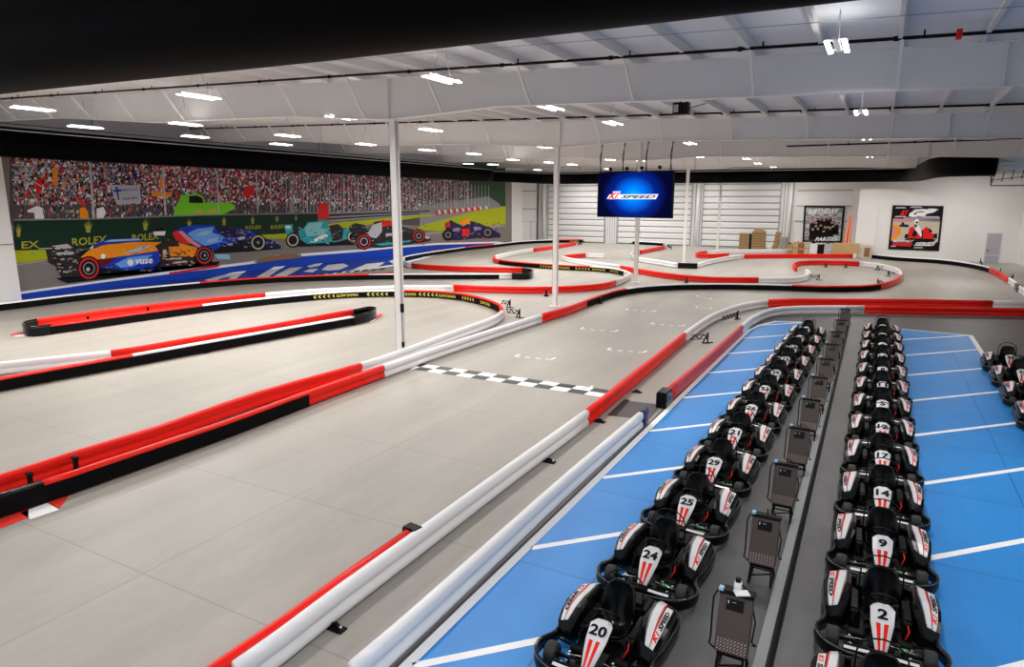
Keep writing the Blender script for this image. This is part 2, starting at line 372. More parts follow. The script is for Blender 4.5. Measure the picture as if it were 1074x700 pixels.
# start line checkers
a = G(428, 389.5); c = G(633, 417); n = 13
L = thing('start_line', 'black and white checkered start line painted across the track by the nearest column', 'start line', (0, 0, 0))
for mi, m in ((0, 'line_white'), (1, 'line_dark')):
    b = MB()
    x0, x1 = -13.4, -6.35; y0 = 16.95; sq = (x1-x0)/n; dpt = .38
    for i in range(n):
        for j in range(2):
            if (i+j) % 2 == mi: b.box(x0+i*sq, x0+(i+1)*sq, y0+j*dpt, y0+(j+1)*dpt, .002, .005)
    tag(b.build('white_squares' if mi == 0 else 'dark_squares', m, L))
# grid slots (dashed brackets)
def grid(p, q, label):
    a = G(*p); c = G(*q); b = MB(); d = (c-a); n = 7
    for i in range(n):
        if i % 2 == 0: b.bar(a+d*i/n+Vector((0, 0, .003)), a+d*(i+1)/n+Vector((0, 0, .003)), .07, .004)
    e = Vector((0, .35, 0))
    for s in (a, c): b.bar(s+Vector((0, 0, .004)), s+e+Vector((0, 0, .004)), .07, .004)
    return tag(b.build('grid_slot', 'line_white'), label, 'floor marking', 'starting grid slots painted on the track')
for p, q, l in [((570, 403), (617, 408), 'nearest dashed grid slot, just beyond the checkered line'), ((540, 374), (578, 377.5), 'dashed grid slot left, second from the checkered line'), ((637, 367), (675, 370), 'dashed grid slot right, third from the checkered line'),
                ((609, 345), (645, 348), 'dashed grid slot left, fourth from the checkered line'), ((683, 340), (716, 342), 'dashed grid slot right, fifth from the checkered line'), ((656, 325), (686, 327), 'dashed grid slot left, sixth from the checkered line'),
                ((730, 322.5), (745, 324), 'dashed grid slot right, seventh from the checkered line'), ((730, 311), (745, 314), 'farthest dashed grid slot, below the long black rail')]:
    grid(p, q, l)
# red/white kerb paint under rail ends
def kerb(pix, cols_, label):
    t = thing('painted_kerb', label, 'floor marking')
    for (q, c_) in zip(pix, cols_):
        pts = [G(x, y, .004) for x, y in q]; o = MB().prism(pts, (0, 0, .002)).build('kerb_block', c_, t)
kerb([[(0, 555), (0, 545), (30, 533), (30, 543)], [(32, 545), (21, 538), (50, 528), (62, 535)], [(62, 534), (50, 528), (73, 519), (72, 521)]], ['line_red', 'line_white', 'line_red'], 'red and white kerb paint beside the near left black rail')
kerb([[(11, 352), (11, 350.5), (25, 348), (25, 350)], [(14, 353), (28, 349.5), (38, 350), (30, 353)], [(30, 353.5), (38, 349.5), (58, 349.5), (50, 352)], [(50, 351.5), (58, 348), (78, 347), (72, 349)]], ['line_red', 'line_white', 'line_red', 'line_white'], 'red and white kerb paint by the far left rail end box')
kerb([[(392, 332), (400, 329), (402, 331), (394, 335)], [(385, 337), (394, 333), (396, 334), (390, 338)]], ['line_red', 'line_white'], 'red and white kerb paint by the middle left rail end box')
tag(MB().prism([G(x, y, .003) for x, y in [(646, 437), (681, 440), (694, 425), (660, 421)]], (0, 0, .006)).build('floor_mat', 'rubber_mat'), 'dark floor mat in the gap between the white and pink pit rails', 'mat')
tag(MB().prism([G(x, y, .0016) for x, y in [(637, 436), (646, 437), (661, 420), (655, 419)]], (0, 0, .004)).build('cable_cover', 'black'), 'black cable cover strip beside the dark floor mat', 'cable cover')
for (px_, py_), lb in (((718/1, 347.5/1), 'x'),): pass

# ================================================================== TRACK RAILS
PROF = [(.045, .02), (.078, .045), (.085, .10), (.074, .150), (.048, .195), (.048, .215), (.078, .25), (.088, .31), (.082, .37), (.055, .41), (.02, .425)]
PROF = PROF+[(-x, z) for x, z in reversed(PROF)]
def smooth_path(pts, step=.9):
    """Catmull-Rom through the surveyed points"""
    out = []; N = len(pts)
    for i in range(N-1):
        p0, p1, p2, p3 = pts[max(i-1, 0)], pts[i], pts[i+1], pts[min(i+2, N-1)]
        L_ = (p2-p1).length; k = max(1, min(12, int(L_/step)))
        t1 = (p2-p0)*.5; t2 = (p3-p1)*.5
        if t1.length > L_: t1 = t1.normalized()*L_
        if t2.length > L_: t2 = t2.normalized()*L_
        for j in range(k):
            t = j/k; a = 2*t**3-3*t*t+1; b_ = t**3-2*t*t+t; c_ = -2*t**3+3*t*t; d_ = t**3-t*t
            out.append((i, p1*a+t1*b_+p2*c_+t2*d_))
    out.append((N-1, pts[-1])); return out
def sweep(mb, path, prof, mi=0, closedprof=True, cap=True, sm=True):
    N = len(path); rings = []
    for i, p in enumerate(path):
        d = (path[min(i+1, N-1)]-path[max(i-1, 0)]); d.z = 0; d.normalize(); n = Vector((d.y, -d.x, 0))
        rings.append([p+n*x+Vector((0, 0, z)) for x, z in prof])
    mb.loft(rings, mi, cap, sm)
nrail = [0]
def rail(label, pts, top=False, face_side=None, group=None, hz=.42, push=.08, arrows=()):
    """pts: (px, py, colour, face) measured along the foot of the rail (or its top edge). A colour holds until the next one. face 'k' = black sheet on the camera side"""
    W = []
    for p in pts:
        g = G(p[0], p[1], hz if top else 0); g.z = 0
        v = Vector((g.x, g.y, 0)).normalized()
        W.append(g+v*push)
    cols_ = []; faces = []; c_ = 'rail_white'; f = None
    for p in pts:
        if len(p) > 2 and p[2]: c_ = p[2]
        if len(p) > 3: f = p[3]
        cols_.append(c_); faces.append(f)
    sp = smooth_path(W); t = thing('track_rail', label, 'track rail', (W[0].x, W[0].y, 0), 0, group)
    off = Vector((W[0].x, W[0].y, 0))
    # runs of one colour
    i = 0; P = [(k, p-off) for k, p in sp]
    while i < len(P)-1:
        j = i
        while j < len(P)-1 and cols_[P[j][0]] == cols_[P[i][0]]: j += 1
        c_ = cols_[P[i][0]]; path = [q for _, q in P[i:j+1]]
        d0 = (path[1]-path[0]).normalized(); d1 = (path[-1]-path[-2]).normalized()
        path[0] = path[0]+d0*.012; path[-1] = path[-1]-d1*.012
        if c_ == 'end':
            b = MB(); q = path; sweep(b, q, [(-.13, .0), (.13, .0), (.14, .03), (.14, .40), (.12, .44), (-.12, .44), (-.14, .40), (-.14, .03)], sm=False); b.build('end_box', 'black_gloss', t)
        else:
            b = MB(); sweep(b, path, PROF); b.build('rail_panel', c_, t)
        i = j
    # black facing sheet
    i = 0
    while i < len(P)-1:
        if faces[P[i][0]] is None: i += 1; continue
        j = i
        while j < len(P)-1 and faces[P[j][0]] == faces[P[i][0]]: j += 1
        path = [q for _, q in P[i:j+1]]; m_ = path[len(path)//2]+off
        sgn = 1 if faces[P[i][0]] in ('k', 'K') else -1
        b = MB(); sweep(b, path, [(sgn*.092, .03), (sgn*.100, .03), (sgn*.100, .345), (sgn*.092, .345)], sm=False)
        b.build('black_facing', 'black_matt', t); i = j
    # yellow chevrons / words on the facing (the photographed ones)
    for (k0, word, sgn) in arrows:
        q = W[0]
    t['nrail'] = 0; del t['nrail']
    return t, [p+off for _, p in P]
r, w_, e = 'rail_red', 'rail_white', 'end'
RL = {}
# run along the mural
RL['A'] = rail('long black faced rail along the foot of the race mural', [(-60, 333.5, w_, 'k'), (0, 327, w_, 'k'), (90, 315.5, w_, 'k'), (210, 303, r, 'k'), (291, 296.8, r, 'k'), (387, 293.9, w_, 'k'), (424.5, 293.6, w_, 'k'), (523.5, 293.4, w_, None), (538, 293.3)])
RL['B'] = rail('red rail behind the mural rail, running from the nearest column to the black end box', [(548, 286.8, r, None), (520, 286.2), (480, 285.2), (447, 283.3), (432, 281.8, w_), (425, 279.5), (421, 277), (424, 274.2)])
RL['C'] = rail('black faced outer rail curving from the nearest column to the ribbed doors', [(424, 274.0, w_, 'k'), (438, 271, w_, 'k'), (457.5, 267.7, w_, 'k'), (487.5, 263.3, r, 'k'), (517.5, 260, w_, 'k'), (540, 257.2, w_, 'k'), (564, 255.4, w_, 'k'), (586, 254.9, r, 'k'), (619.5, 254.6, r, 'k'), (640, 255.1, w_, 'k'), (665.7, 256.4, w_, 'k'), (696, 258.3, w_, None)])
RL['D'] = rail('short red and white hairpin rail left of the black end box on the far column', [(699, 259.5, w_, None), (697, 261.6, r), (684, 264.3), (670, 267.2, w_), (662.5, 269.3), (664, 272), (670, 274.8), (690, 278), (711, 281.6, e), (731.5, 282.3)])
RL['D2'] = rail('outer rail from the far column past the poster wall to the right edge', [(732, 281.5, w_, None), (743, 277.8), (766, 273.4), (779.5, 271.8, r), (830, 271.2), (894, 271.2, w_), (914.7, 271.4, w_, 'k'), (941, 274.1, w_, 'k'), (984, 276.9, w_, 'k'), (1015, 281, w_, 'k'), (1038, 286.5, r, None), (1058, 297.8, w_), (1066, 304.5, e), (1069, 307, w_), (1082, 318)])
RL['E'] = rail('thin white and red hairpin rail in front of the cardboard stacks', [(848, 265.9, w_, None), (800, 266.0), (760, 266.5), (741, 267.6, r), (730, 269.5), (734, 271.2), (748, 271.2), (764, 269.8)])
RL['F'] = rail('red and white hairpin rail left of the screen column, with black facing', [(604, 257.6, r, None), (580, 261.6), (558.7, 264.8, w_), (540, 268), (528, 270.6), (519, 273.2, r), (518, 275.5), (524, 277.5, r, 'K2'), (539, 279.6, r, 'K2'), (567, 282, r, 'K2'), (592.7, 283.8, r, 'K2'), (619.5, 285, w_, 'K2'), (640, 286.7, w_, 'K2'), (655, 289.8, w_, None), (661, 292.5), (655, 296.5), (645, 301, r), (629, 304.8), (600, 307.4), (560, 308.6), (520, 308.0), (476, 306.2)])
RL['H'] = rail('white rail behind the hairpin, from the screen column to the red rail', [(634, 271.2, w_, None), (625, 270.8), (614, 270.4, r), (599, 271.6), (590, 273.0, w_), (597, 275.4), (612, 278.2), (630, 281), (651, 284.2, r), (670, 287.8), (700, 292.8), (744.7, 297.2), (795, 297.8, w_), (820, 297.9), (836, 296.8), (846, 294.2), (849, 291.5), (845, 288)])
RL['J'] = rail('longest rail loop, from the near left edge past the nearest column round the far hairpin', [(-70, 573, 'black_gloss', 'k'), (0, 544.6, 'black_gloss', 'k'), (48, 528.5, r, 'k'), (73.8, 519.8, r, 'k'), (159.5, 488.9, r, 'k'), (235, 461.7, r, 'k'), (322, 427.6, r, None), (402, 397.8, w_), (447.8, 380.6), (506.4, 360), (567.4, 339.6, r), (600, 329.2), (614, 323.2, r, 'k'), (639.4, 313.8, r, 'k'), (656.5, 309.9, w_, 'k'), (679, 307, w_, 'k'), (713, 305, w_, 'k'), (765.7, 304.6, w_, 'k'), (830, 306, r, 'k'), (860, 307.2, r, 'k'), (901, 306.9, r, 'k'), (922, 304.6, r, None), (937, 300), (944, 294.6, w_), (943, 289), (935, 285.4), (919, 281.6), (901.6, 279.8, r), (882.6, 278.8), (849.7, 278.4), (838, 279.2), (832, 281.8), (835, 285.2)])
def off_pts(lst): return lst
RL['K'] = rail('second rail beside the longest loop, round the hairpin to the far left end box', [(-60, 519, r, None), (0, 498, r), (80, 472.6), (159.5, 448.6), (270, 411), (378, 380.8, w_), (416.5, 368.2), (470, 349), (510, 335.2), (521, 330.3), (527, 325.5, r), (525, 319.5, r), (510, 313.3, r), (486, 307.8, r), (460, 305.2, r), (424, 304.2, w_), (369, 305), (328, 307.6), (268.6, 313), (212, 319.4, r), (140, 328.6), (80, 337), (52, 340.6)], top=True, push=0)
RL['G'] = rail('red and white rail behind the far left end box, running right', [(36, 335, r, None), (120, 323.5), (210, 313.5), (278, 307.2, w_), (330, 303.2), (400, 300), (440, 299.3), (474, 299.5)], top=True, push=0)
RL['L'] = rail('black faced rail across the left infield ending in a black end box', [(-60, 425, r, 'k'), (0, 411.6, r, 'k'), (60, 400, r, 'k'), (140, 385, w_, 'k'), (210, 371.6, w_, 'k'), (314, 352, w_, 'k'), (371, 341.5)])
RL['L2'] = rail('white then red rail just behind the left infield rail', [(-50, 386.5, w_, None), (0, 380.0), (60, 373.8), (116, 367.8, r), (200, 354), (290, 339), (371, 324.0)], top=True, push=0)
RL['M'] = rail('long white and red rail from the bottom edge, curving right behind the pit', [(250, 735, w_, None), (295.5, 700), (360, 647), (440, 584.5), (526, 517), (614.5, 448.6, r), (660, 409.5), (690, 384), (717.4, 360.3, w_), (743, 341.5), (760, 333.4), (778, 327.6), (804, 323.2, r), (830, 321.8), (900, 322.2), (970, 322.8), (1040, 324.3, w_), (1090, 324.9)])
RL['N'] = rail('red rail end lying behind the long white rail at the bottom', [(190, 722, r, None), (220, 700), (300, 646), (360, 602.6), (428, 556, e), (437, 551)], top=True, push=0)
RL['O'] = rail('white pit rail beside the blue bays, ending in a navy cap', [(372, 735, w_, None), (412, 698), (500, 613), (596, 520), (671, 451, 'navy'), (677, 445.5)])
RL['P'] = rail('pink pit rail curving into the white and red rail behind the kart rows', [(693, 430, e, None), (699, 424, 'rail_pink'), (740, 387.5), (777, 352.2, w_), (787, 343), (797, 337.2), (808, 333.3), (820, 331.2), (840, 330.2), (905.6, 330, r), (970, 331.2), (1085, 333.2)])

def end_loop(run, pts, z, back):
    # hollow black U that joins the ends of two parallel rails
    t = RL[run][0]; W = [G(x, y, z) for x, y in pts]
    for p in W: p.z = 0
    off = Vector(t.location); P = [p-off for _, p in smooth_path(W, .12)]
    b = MB(); sweep(b, P, [(-.05, .0), (.05, .0), (.05, .42), (.03, .445), (-.03, .445), (-.05, .42)], sm=False); o = b.build('end_loop', 'black_gloss', t); o['label'] = 'black end loop'
    b = MB(); sweep(b, P, [(-.054, .36), (.054, .36), (.054, .375), (-.054, .375)], sm=False); b.build('edge_strip', 'rim_grey', o)
end_loop('K', [(54, 340.4), (38, 342.4), (28, 342.2), (24.5, 340), (27, 337.5), (38, 335.0)], .42, None)
end_loop('L', [(369, 341.6), (384, 338.2), (392.5, 334.8), (393.5, 332), (387, 331.2), (372, 334.4)], 0, None)
end_loop('A', [(537, 293.3), (553, 293.4), (558.3, 291.4), (557.5, 288.6), (548, 287.2)], 0, None)

# black sprung stakes that brace the rails
def stake(px_, py_, tx, ty, label, spring=True, h=.42):
    g = G(px_, py_); q = G(tx, ty); d = Vector((q.x-g.x, q.y-g.y, 0)); L_ = d.length; d.normalize(); n = Vector((-d.y, d.x, 0))
    t = thing('rail_brace', label, 'rail brace', (g.x, g.y, 0))
    b = MB(); b.bar((0, 0, 0), (0, 0, h), .05, .05); b.bar(d*-.0, d*.0+Vector((0, 0, .001)), .2, .2); b.build('upright', 'black', t)
    b = MB(); b.bar(-d*.22+Vector((0, 0, .015)), d*.22+Vector((0, 0, .015)), .10, .03); b.bar(d*.20+Vector((0, 0, .03)), Vector((0, 0, h*.85)), .04, .04); b.build('foot', 'black', t)
    if spring:
        b = MB(); k = max(4, int(L_/.16)); 
        for i in range(k):
            b.bar(d*L_*i/k+Vector((0, 0, .34 if i % 2 else .16)), d*L_*(i+1)/k+Vector((0, 0, .16 if i % 2 else .34)), .03, .03)
        b.bar(Vector((0, 0, .17)), d*L_+Vector((0, 0, .17)), .02, .02); b.bar(Vector((0, 0, .34)), d*L_+Vector((0, 0, .34)), .02, .02)
        b.build('spring_arm', 'black', t)
    return t
for p in [(742, 360, 724, 361, 'black brace with zigzag arm beside the red and white pit curve'), (773.5, 335, 757, 340, 'black brace with zigzag arm on the curved white pit rail'), (545, 333.5, 531, 331.5, 'black brace with zigzag arm at the left hairpin'),
          (535, 323, 526, 322, 'small black brace behind the left hairpin'), (705, 318, 690, 317, None), (859, 294, 848, 293, 'black brace inside the far right hairpin, left side'), (931, 290, 938, 291, 'black brace inside the far right hairpin, right side'),
          (919.5, 283.5, 926, 284, 'black brace behind the white part of the far hairpin'), (920, 299, 926, 301, 'black brace at the red turn of the far hairpin'), (1028, 276, 1030, 282, 'black stake behind the outer rail by the grey door'),
          (1049, 287, 1046, 291, 'black stake behind the red part of the right outer rail'), (1062, 294, 1058, 297, 'black stake behind the white part of the right outer rail'), (704, 262, 699, 260, 'black brace at the tip of the far hairpin'),
          (586, 303.5, 583, 305, None), (695, 311, 690, 306, None), (610, 256.8, 606, 259, 'black stake beside the red hairpin left of the ribbed door')]:
    if p[4]: stake(*p)
for i, (x, y, lb, hh) in enumerate([(31, 500, 'black rail clamp nearest the left edge between the red rails', .4), (79, 483, 'second black rail clamp between the red rails', .4), (155, 323, 'black clamp between the far left red rails, left one', .35), (92, 333, 'black clamp between the far left red rails, leftmost', .35),
                            (214, 360, 'black clamp between the infield rails, left one', .35), (297, 344, 'black clamp between the infield rails, right one', .35), (573, 311, 'black bracket in front of the red rail behind the second column', .3), (720, 297, 'black bracket in front of the long red rail right of the screen', .35),
                            (866, 280.5, 'black foot under the red far hairpin, left', .3), (887, 281, 'black foot under the red far hairpin, right', .3), (629, 318.5, 'small black bracket left of the black faced bend', .3)]):
    g = G(x, y, .35 if i < 6 else 0); g.z = 0; t = thing('rail_clamp', lb, 'rail clamp', (g.x, g.y, 0))
    b = MB(); b.box(-.14, .14, -.10, .10, 0, .03); b.bar((0, 0, 0), (0, 0, hh), .07, .07); b.bar((-.12, 0, .03), (0, 0, hh*.7), .04, .04); b.bar((.12, 0, .03), (0, 0, hh*.7), .04, .04); b.build('stand', 'black', t)
    b = MB(); b.lathe([(.0, -.07), (.045, -.07), (.045, .07), (0, .07)], 'x', (0, 0, hh), 10); b.build('bolt_head', 'black_gloss', t)
for i, (x, y, lb) in enumerate([(352, 660, 'black rail foot bolted to the floor nearest the bottom edge'), (576, 485, 'black rail foot right of the white rail'), (629, 443, 'black rail foot beside the joint of white and red rail'), (668, 412, 'black rail foot by the dark floor mat')]):
    g = G(x, y); t = thing('floor_anchor', lb, 'floor anchor', (g.x, g.y, 0))
    b = MB(); b.box(-.14, .14, -.07, .07, 0, .025, bev=.008); b.tube([(-.08, 0, .04), (0, .02, .07), (.08, 0, .04)], .025, 8); b.build('foot_plate', 'black', t)
    b = MB(); b.lathe([(0, 0), (.02, 0), (.02, .05), (0, .05)], 'z', (-.09, 0, .02), 8); b.lathe([(0, 0), (.02, 0), (.02, .05), (0, .05)], 'z', (.09, 0, .02), 8); b.build('bolt', 'silver', t)
# yellow chevrons and words on the black faced bends
def chevs(run, px_list, parentkey):
    t, path = RL[run]; N = len(path); T = []
    for i in range(N): d = path[min(i+1, N-1)]-path[max(i-1, 0)]; d.z = 0; T.append(d.normalized())
    cum = [0]
    for a, c in zip(path, path[1:]): cum.append(cum[-1]+(c-a).length)
    for (x, y, kind) in px_list:
        g = G(x, y, .0); v = Vector((g.x, g.y, 0)); i = min(range(1, N-1), key=lambda k: (path[k]-v).length)
        s0 = cum[i]+T[i].dot(v-path[i]); right = -1 if T[i].x*g.y-T[i].y*g.x < 0 else 1      # +1 when the path runs left to right
        n0 = Vector((T[i].y, -T[i].x, 0)); sg = -1 if n0.dot(v) > 0 else 1
        def at(u, z):
            s_ = s0+u*right; k = max(0, min(N-2, next((q for q in range(N-1) if cum[q+1] >= s_), N-2))); f = (s_-cum[k])/(cum[k+1]-cum[k])
            ring = [path[q]+Vector((T[q].y, -T[q].x, 0))*sg*.106 for q in (k, k+1)]; p = ring[0].lerp(ring[1], f); p.z = z; return p
        b = MB()
        if kind == '<':
            for k in range(5):
                u = (k-2)*.26-.1
                for q in (1, -1): b.add([at(u, .2), at(u+.09, .2), at(u+.19, .2+q*.085), at(u+.10, .2+q*.085)], [(0, 1, 2, 3)])
        else:
            vs, fs = text_mesh('SLOW DOWN', 0, .03); b.add([at(-.6+1.2*p, .11+.16*q) for p, q in vs], fs)
        ob = b.build('yellow_marking', 'yellow'); ob.parent = t; ob.location = -t.location
# (facing sheets for the hairpin measured along the top edge)
def facing(run, i0, i1, side):
    t, path = RL[run]; b = MB(); off = Vector(t.location)
    sweep(b, [p-off for p in path[i0:i1]], [(side*.092, .03), (side*.100, .03), (side*.100, .345), (side*.092, .345)], sm=False)
    b.build('black_facing', 'black_matt', t)
def idx(run, px_, py_, z=0):
    g = G(px_, py_, z); g.z = 0; p = RL[run][1]; return min(range(len(p)), key=lambda k: (p[k]-g).length)
facing('K', idx('K', 525, 319.5, .42), idx('K', 52, 340.6, .42)+1, -1)
facing('F', idx('F', 524, 277.5), idx('F', 655, 289.8)+1, 1)
chevs('K', [(336, 312.5, '<'), (363, 311, 's'), (397, 310.2, '<'), (428, 310.4, 's'), (455, 311.5, '<'), (475, 313, 's'), (497, 316.5, '<'), (513, 322, 's')], 0)
chevs('F', [(573, 282.5, '<'), (590, 283.6, 's'), (611, 284.7, '<'), (628, 285.8, 's'), (645, 287.5, '<')], 0)
chevs('C', [(602, 254.7, 's'), (617, 254.7, '<'), (631, 254.8, 's'), (645, 255.3, '<')], 0)

# ================================================================== KARTS
def make_kart():
    K = thing('racing_kart', 'x', 'kart')
    # perimeter bumper: a deep black band with a rounded lip
    P = [(0, .93), (.24, .925), (.44, .88), (.60, .78), (.69, .62), (.69, .46), (.62, .33), (.60, .20), (.635, 0), (.65, -.30), (.66, -.56), (.62, -.76), (.46, -.88), (.24, -.905), (.0, -.905)]
    loop = [Vector((x, y, 0)) for x, y in P]+[Vector((-x, y, 0)) for x, y in reversed(P[1:-1])]
    n0 = len(loop); sm_ = []
    for i in range(n0):
        p0, p1, p2, p3 = loop[i-1], loop[i], loop[(i+1) % n0], loop[(i+2) % n0]
        for t in (0, .5): sm_.append(.5*((2*p1)+(p2-p0)*t+(2*p0-5*p1+4*p2-p3)*t*t+(3*p1-p0-3*p2+p3)*t**3))
    loop = sm_; b = MB(); N = len(loop)
    prof = [(-.012, .05), (.018, .05), (.030, .10), (.026, .17), (.010, .205), (-.016, .205), (-.02, .17)]
    rings = []
    for i, p in enumerate(loop):
        d = loop[(i+1) % N]-loop[i-1]; d.normalize(); n = Vector((-d.y, d.x, 0))
        rings.append([p+n*a+Vector((0, 0, z)) for a, z in prof])
    rings.append(rings[0]); b.loft(rings, 0, False, True); b.build('bumper', 'black_gloss', K)
    b = MB(); b.tube([(p.x*1.03, p.y*1.02, .205) for p in loop], .0065, 6, closed=True); b.build('bumper_rim', 'rim_grey', K)
    # frame tubes and floor tray
    b = MB(); b.box(-.27, .27, -.55, .80, .045, .06); b.prism([(-.27, .80, .045), (.27, .80, .045), (.20, .90, .045), (-.20, .90, .045)], (0, 0, .015)); b.build('floor_tray', 'black', K)
    b = MB()
    for s in (-1, 1):
        b.tube([(s*.28, .82, .08), (s*.30, .45, .08), (s*.34, .1, .08), (s*.36, -.5, .08), (s*.33, -.80, .1)], .018, 8); b.tube([(s*.30, .33, .1), (s*.60, .28, .13), (s*.62, -.35, .13), (s*.36, -.42, .1)], .014, 6)
    b.tube([(-.28, .82, .1), (.28, .82, .1)], .018, 8); b.tube([(-.5, .58, .14), (.5, .58, .14)], .020, 8); b.tube([(-.56, -.62, .14), (.56, -.62, .14)], .022, 8); b.build('frame', 'black_matt', K)
    # wheels
    for x, y, r_, wd in ((.51, .57, .13, .14), (-.51, .57, .13, .14), (.50, -.66, .14, .19), (-.50, -.66, .14, .19)):
        h = wd/2; b = MB()
        b.lathe([(r_*.55, -h), (r_*.86, -h), (r_*.97, -h*.75), (r_, -h*.35), (r_, h*.35), (r_*.97, h*.75), (r_*.86, h), (r_*.55, h), (r_*.5, h*.6), (r_*.5, -h*.6), (r_*.55, -h)], 'x', (x, y, r_), 20)
        wh = b.build('wheel', 'tyre', K)
        b = MB(); b.lathe([(0, -h*.5), (r_*.52, -h*.7), (r_*.52, h*.7), (0, h*.5)], 'x', (x, y, r_), 14); b.build('hub', 'pod_grey', wh)
    # side pods
    KS = [(-.80, .38, .56, .30, .26), (-.70, .36, .61, .38, .32), (-.54, .35, .64, .45, .38), (-.18, .35, .65, .48, .40), (.02, .36, .64, .45, .36), (.16, .39, .62, .37, .30), (.23, .44, .58, .22, .18)]
    for s in (-1, 1):
        def ring(y, xi, xo, zi, zo, zb=.10):
            return [(s*xi, y, zb), (s*xo, y, zb), (s*(xo+.01), y, zo-.03), (s*(xo-.03), y, zo), (s*(xi+.03), y, zi), (s*xi, y, zi-.03)]
        b = MB(); b.loft([ring(*k) for k in KS], 0)
        pod = b.build('side_pod', 'black_gloss', K)
        def top(y, t, lift=.005):      # point on the pod's sloping top, t 0 inside .. 1 outside
            for a, c in zip(KS, KS[1:]):
                if a[0] <= y <= c[0]:
                    u = (y-a[0])/(c[0]-a[0]); xi, xo, zi, zo = [a[i]+(c[i]-a[i])*u for i in (1, 2, 3, 4)]
                    x0_, x1_ = xi+.03, xo-.03; return Vector((s*(x0_+(x1_-x0_)*t), y, zi+(zo-zi)*t+lift))
        def patch(lo, hi, m_, nm, y0, y1, lift=.005):
            ys = sorted(set([y0, y1]+[k[0] for k in KS if y0 < k[0] < y1]+[y0+(y1-y0)*i/6 for i in range(7)])); b = MB(); vs = []
            for y in ys: vs += [top(y, lo(y), lift), top(y, hi(y), lift)]
            return b.add(vs, [(2*i, 2*i+1, 2*i+3, 2*i+2) for i in range(len(ys)-1)]).build(nm, m_, pod)
        patch(lambda y: .10+max(0, y+.28)*.55, lambda y: .34+max(0, y+.28)*.50, 'pod_grey', 'grey_panel', -.76, .15)
        patch(lambda y: .16+max(0, y+.38)*.42, lambda y: .52+max(0, y+.38)*.32, 'pod_white', 'white_stripe', -.79, .17, .008)
        patch(lambda y: .53+max(0, y+.38)*.32, lambda y: .60+max(0, y+.38)*.32, 'red', 'red_stripe', -.78, .13, .010)
        patch(lambda y: .66+max(0, y+.48)*.12, lambda y: 1.0, 'pod_white', 'white_panel', -.58, .17, .008)
        vs_, fs_ = text_mesh('K1', .3, .05); ve_, fe_ = text_mesh('SPEED', .3, .05)
        def put(vs, ya, yb): return [top(ya+(yb-ya)*u, (.97-.24*v), .012) for u, v in vs]
        b = MB()
        if s > 0: b.add(put(vs_, -.52, -.38), fs_, 0); b.add(put(ve_, -.35, .06), fe_, 1)
        else: b.add(put(vs_, .10, -.04), fs_, 0); b.add(put(ve_, -.07, -.46), fe_, 1)
        b.build('logo', ['red', 'black'], pod)
        # inner battery box
        b = MB(); b.box(min(s*.245, s*.345), max(s*.245, s*.345), -.40, .16, .06, .30, bev=.02); b.box(min(s*.26, s*.33), max(s*.26, s*.33), -.15, .10, .30, .315); bt = b.build('battery_box', 'black', K)
        b = MB(); b.tube([(s*.29, .14, .28), (s*.31, .24, .24), (s*.27, .30, .16)], .009, 6); b.build('cable', 'red' if s < 0 else 'black', bt)
    # seat: deep wide bucket with a rounded top
    b = MB(); nu, vs = 11, []
    secs = [(.12, .22, .19, .05), (.02, .13, .205, .09), (-.12, .11, .215, .12), (-.24, .15, .225, .14), (-.32, .26, .23, .15), (-.36, .39, .235, .13), (-.39, .51, .23, .09), (-.405, .61, .205, .05), (-.41, .68, .16, .03), (-.41, .715, .10, .015)]
    for (y, z, hw, dp) in secs:
        for k in range(nu):
            u = -1+2*k/(nu-1); a = abs(u)**2.2
            back = max(0, min(1, (z-.14)/.3)) if y < -.2 else 0
            vs.append((u*hw, y+a*dp*back*1.3, z+a*dp*(1-back)))
    n = len(secs); b.add(vs, [(i*nu+k, i*nu+k+1, (i+1)*nu+k+1, (i+1)*nu+k) for i in range(n-1) for k in range(nu-1)], 0, True)
    seat = b.build('seat', 'black_gloss', K); md = seat.modifiers.new('solid', 'SOLIDIFY'); md.thickness = .035; md.offset = -1; md = seat.modifiers.new('sub', 'SUBSURF'); md.levels = 1; md.render_levels = 2
    b = MB(); b.box(-.03, .03, -.398, -.386, .655, .675); b.build('seat_badge', 'red', seat)
    # hoop behind the seat
    b = MB(); hp = [(-.25, -.42, .10), (-.25, -.44, .45), (-.245, -.46, .62), (-.215, -.47, .71), (-.12, -.48, .785), (0, -.48, .81), (.12, -.48, .785), (.215, -.47, .71), (.245, -.46, .62), (.25, -.44, .45), (.25, -.42, .10)]
    b.tube(hp, .010, 8); b.tube([(-.2, -.47, .66), (.2, -.47, .66)], .010, 6); b.build('roll_hoop', 'black', K)
    # front fairing (number panel tongue)
    b = MB(); sec = [(.24, .105, .505), (.30, .135, .50), (.48, .125, .40), (.62, .095, .31), (.76, .060, .21), (.84, .045, .15)]
    rings = [[(-w2, y, z), (-w2*.6, y+.01, z+.035), (w2*.6, y+.01, z+.035), (w2, y, z), (w2*.8, y-.02, z-.06), (-w2*.8, y-.02, z-.06)] for y, w2, z in sec]
    b.loft(rings, 0); fr = b.build('front_fairing', 'pod_white', K)
    def ft(y, x, lift=.005):
        for a, c in zip(sec, sec[1:]):
            if a[0] <= y <= c[0]:
                u = (y-a[0])/(c[0]-a[0]); w2 = a[1]+(c[1]-a[1])*u; z = a[2]+(c[2]-a[2])*u
                return Vector((x*w2, y+.01, z+.035-max(0, (abs(x)-.6)/.4*.035)+lift))
